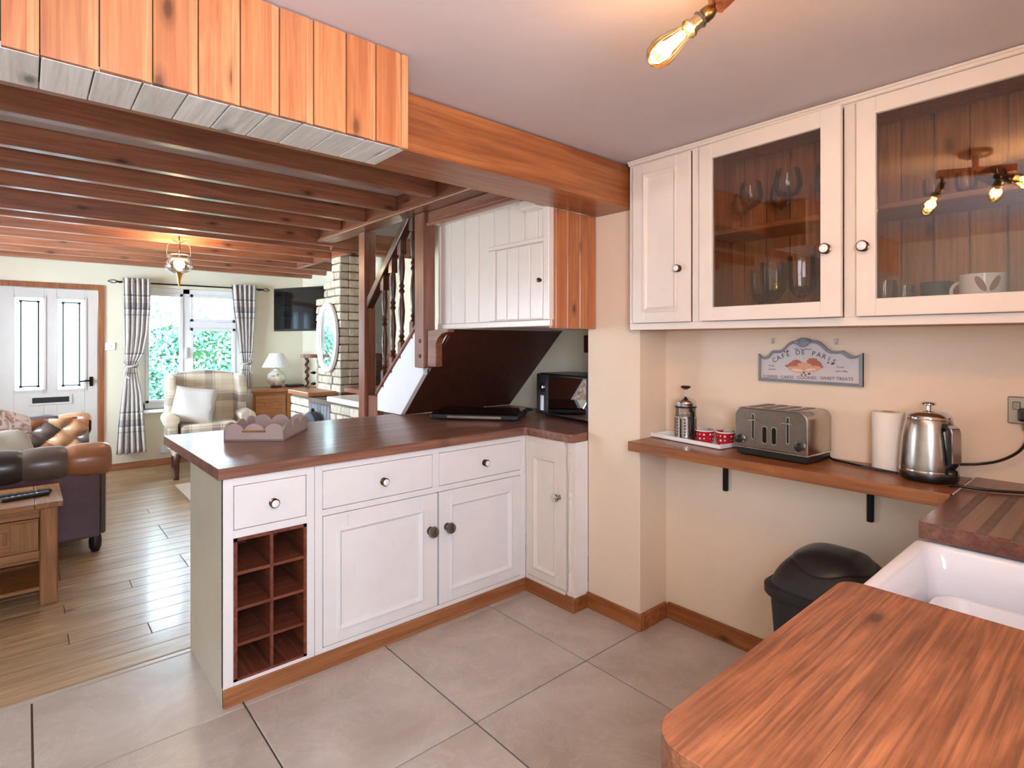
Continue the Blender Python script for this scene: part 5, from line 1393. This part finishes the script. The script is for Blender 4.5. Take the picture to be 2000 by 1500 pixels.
# far arm, inner face with deep-buttoned diamonds
def diam(u, v):
    x = -.55 + .98 * u; z = .42 + .28 * v
    p, q = u * 5 + v * 1.6, u * 5 - v * 1.6
    d = (abs(math.sin(PI * p)) * abs(math.sin(PI * q))) ** .5
    return (x, 6.30 - .05 * d + .02 * v, z)
def dcol(u, v):
    p, q = int(math.floor(u * 5 + v * 1.6)), int(math.floor(u * 5 - v * 1.6))
    return [5, 5, 2, 3, 0, 5][(p * 2 + q) % 6]
MB().grid(diam, 70, 24, mi=dcol).build('arm_inner', LE, so3, smooth=True)
MB().box(SXB, .41, 6.31, 6.46, .11, .58).build('arm_panel', LE[3], so3, bevel=.012)
for xx, yy in ((.345, 4.56), (.345, 6.38), (-.5, 4.56), (-.5, 6.38)):
    MB().lathe([(.022, 0), (.034, .03), (.036, .07), (.03, .11)], (xx, yy, 0), 14).build('leg', M['black'], so3, smooth=True)
MB().box(SXB, .37, 4.63, 6.31, .11, .30).build('seat_base', LE[4], so3, bevel=.01)
for k in range(2):
    MB().box(-.45, .40, 4.64 + .835 * k, 4.64 + .835 * k + .83, .30, .44).build('seat_cushion', LE[(2, 0)[k]], so3, bevel=.035, bseg=3, smooth=True)
MB().box(-.66, -.45, 4.50, 6.46, .11, .72).build('back', LE[0], so3, bevel=.06, bseg=4, smooth=True)
def floral_cloth():
    n = N('floral_cushion_cloth'); f = n.noise(n.coords(), 9, 5, .6, 1.5); g = n.noise(n.coords(), 17, 3, .5, .8)
    b = n.ramp(f, [(.36, hx('#e9e2de')), (.47, hx('#dfd3cf')), (.52, hx('#b27f78')), (.58, hx('#d8c6c2')), (.66, hx('#8797ac'))])
    b = n.mix(n.ramp(g, [(.58, (0, 0, 0, 1)), (.62, (.8, .8, .8, 1))]), b, hx('#8d7468'))
    return n.set(.95, 0, 0, .1, b)
pillow('cushion', 'floral pink and blue cushion leaning against the sofa back', 'cushion', (-.13, 5.76, .655), math.radians(52), math.radians(-22), .46, .46, .14, floral_cloth(), 'cushions on the leather sofa', math.radians(24))
pillow('cushion', 'plain taupe cushion in front of the floral cushion', 'cushion', (-.13, 5.28, .60), math.radians(34), math.radians(-50), .42, .40, .13, M['taupe'], 'cushions on the leather sofa', math.radians(8))

# oak side table with remotes
tb = thing('side_table', 'rustic oak side table with a drawer beside the leather sofa', 'side table', (-.17, 4.0, 0))
for k, (a, b) in enumerate(((3.765, 3.93), (3.932, 4.09), (4.092, 4.255))):
    MB().box(-.50, .035, a, b, .508, .536).build('top_plank', M['tablew'], tb, bevel=.003)
MB().box(.037, .150, 3.765, 4.255, .508, .536).build('breadboard_end', wood('table_end_oak', '#a8713f', '#865428', 'y', .4, .1, .04, .1), tb, bevel=.003)
for xx in (-.46, .055):
    for yy in (3.785, 4.165): MB().box(xx, xx + .073, yy, yy + .073, 0, .508).build('leg', M['tablez'], tb, bevel=.005)
MB().box(-.387, .055, 3.80, 4.225, .232, .25).box(-.387, .055, 4.20, 4.225, .25, .508).box(.070, .110, 3.858, 4.165, .25, .508).box(-.445, -.405, 3.858, 4.165, .25, .508).box(-.387, .055, 3.792, 3.812, .25, .29).box(-.387, .055, 3.792, 3.812, .46, .508).build('frame', M['tablew'], tb, bevel=.002)
d = MB().box(-.384, .052, 3.790, 3.81, .293, .457).build('drawer', M['tablew'], tb, bevel=.002)
MB().box(-.06, .050, 3.786, 3.79, .305, .445).box(-.384, -.07, 3.787, 3.79, .345, .41).build('drawer_block', M['tablez'], d, bevel=.002)
MB().lathe([(.010, 0), (.018, .02), (.010, .028)], (-.17, 3.79, .375), 12, dirv=(0, -1, 0)).build('knob', M['iron'], d)
MB().box(-.44, .11, 3.80, 4.22, .08, .10).build('lower_shelf', M['tablew'], tb, bevel=.003)
def remote(loc, rz, label, L):
    t = thing('remote_control', label, 'remote control', loc, math.radians(rz), 'remote controls on the side table')
    MB().box(-L / 2, L / 2, -.022, .022, 0, .018).build('case', M['black'], t, local=True, bevel=.006, bseg=2)
    m = MB()
    for i in range(6):
        for j in range(3): m.lathe([(.004, 0), (.003, .002)], (-L / 2 + .025 + i * L / 8, -.012 + .012 * j, .018), 6)
    tag(m.build('buttons', M['pewter'], t, local=True), kind='stuff')
remote((.0, 3.955, .5365), 12, 'black remote control at the front of the side table', .20)
remote((-.01, 4.035, .5365), 4, 'longer black remote lying behind the other remote', .24)
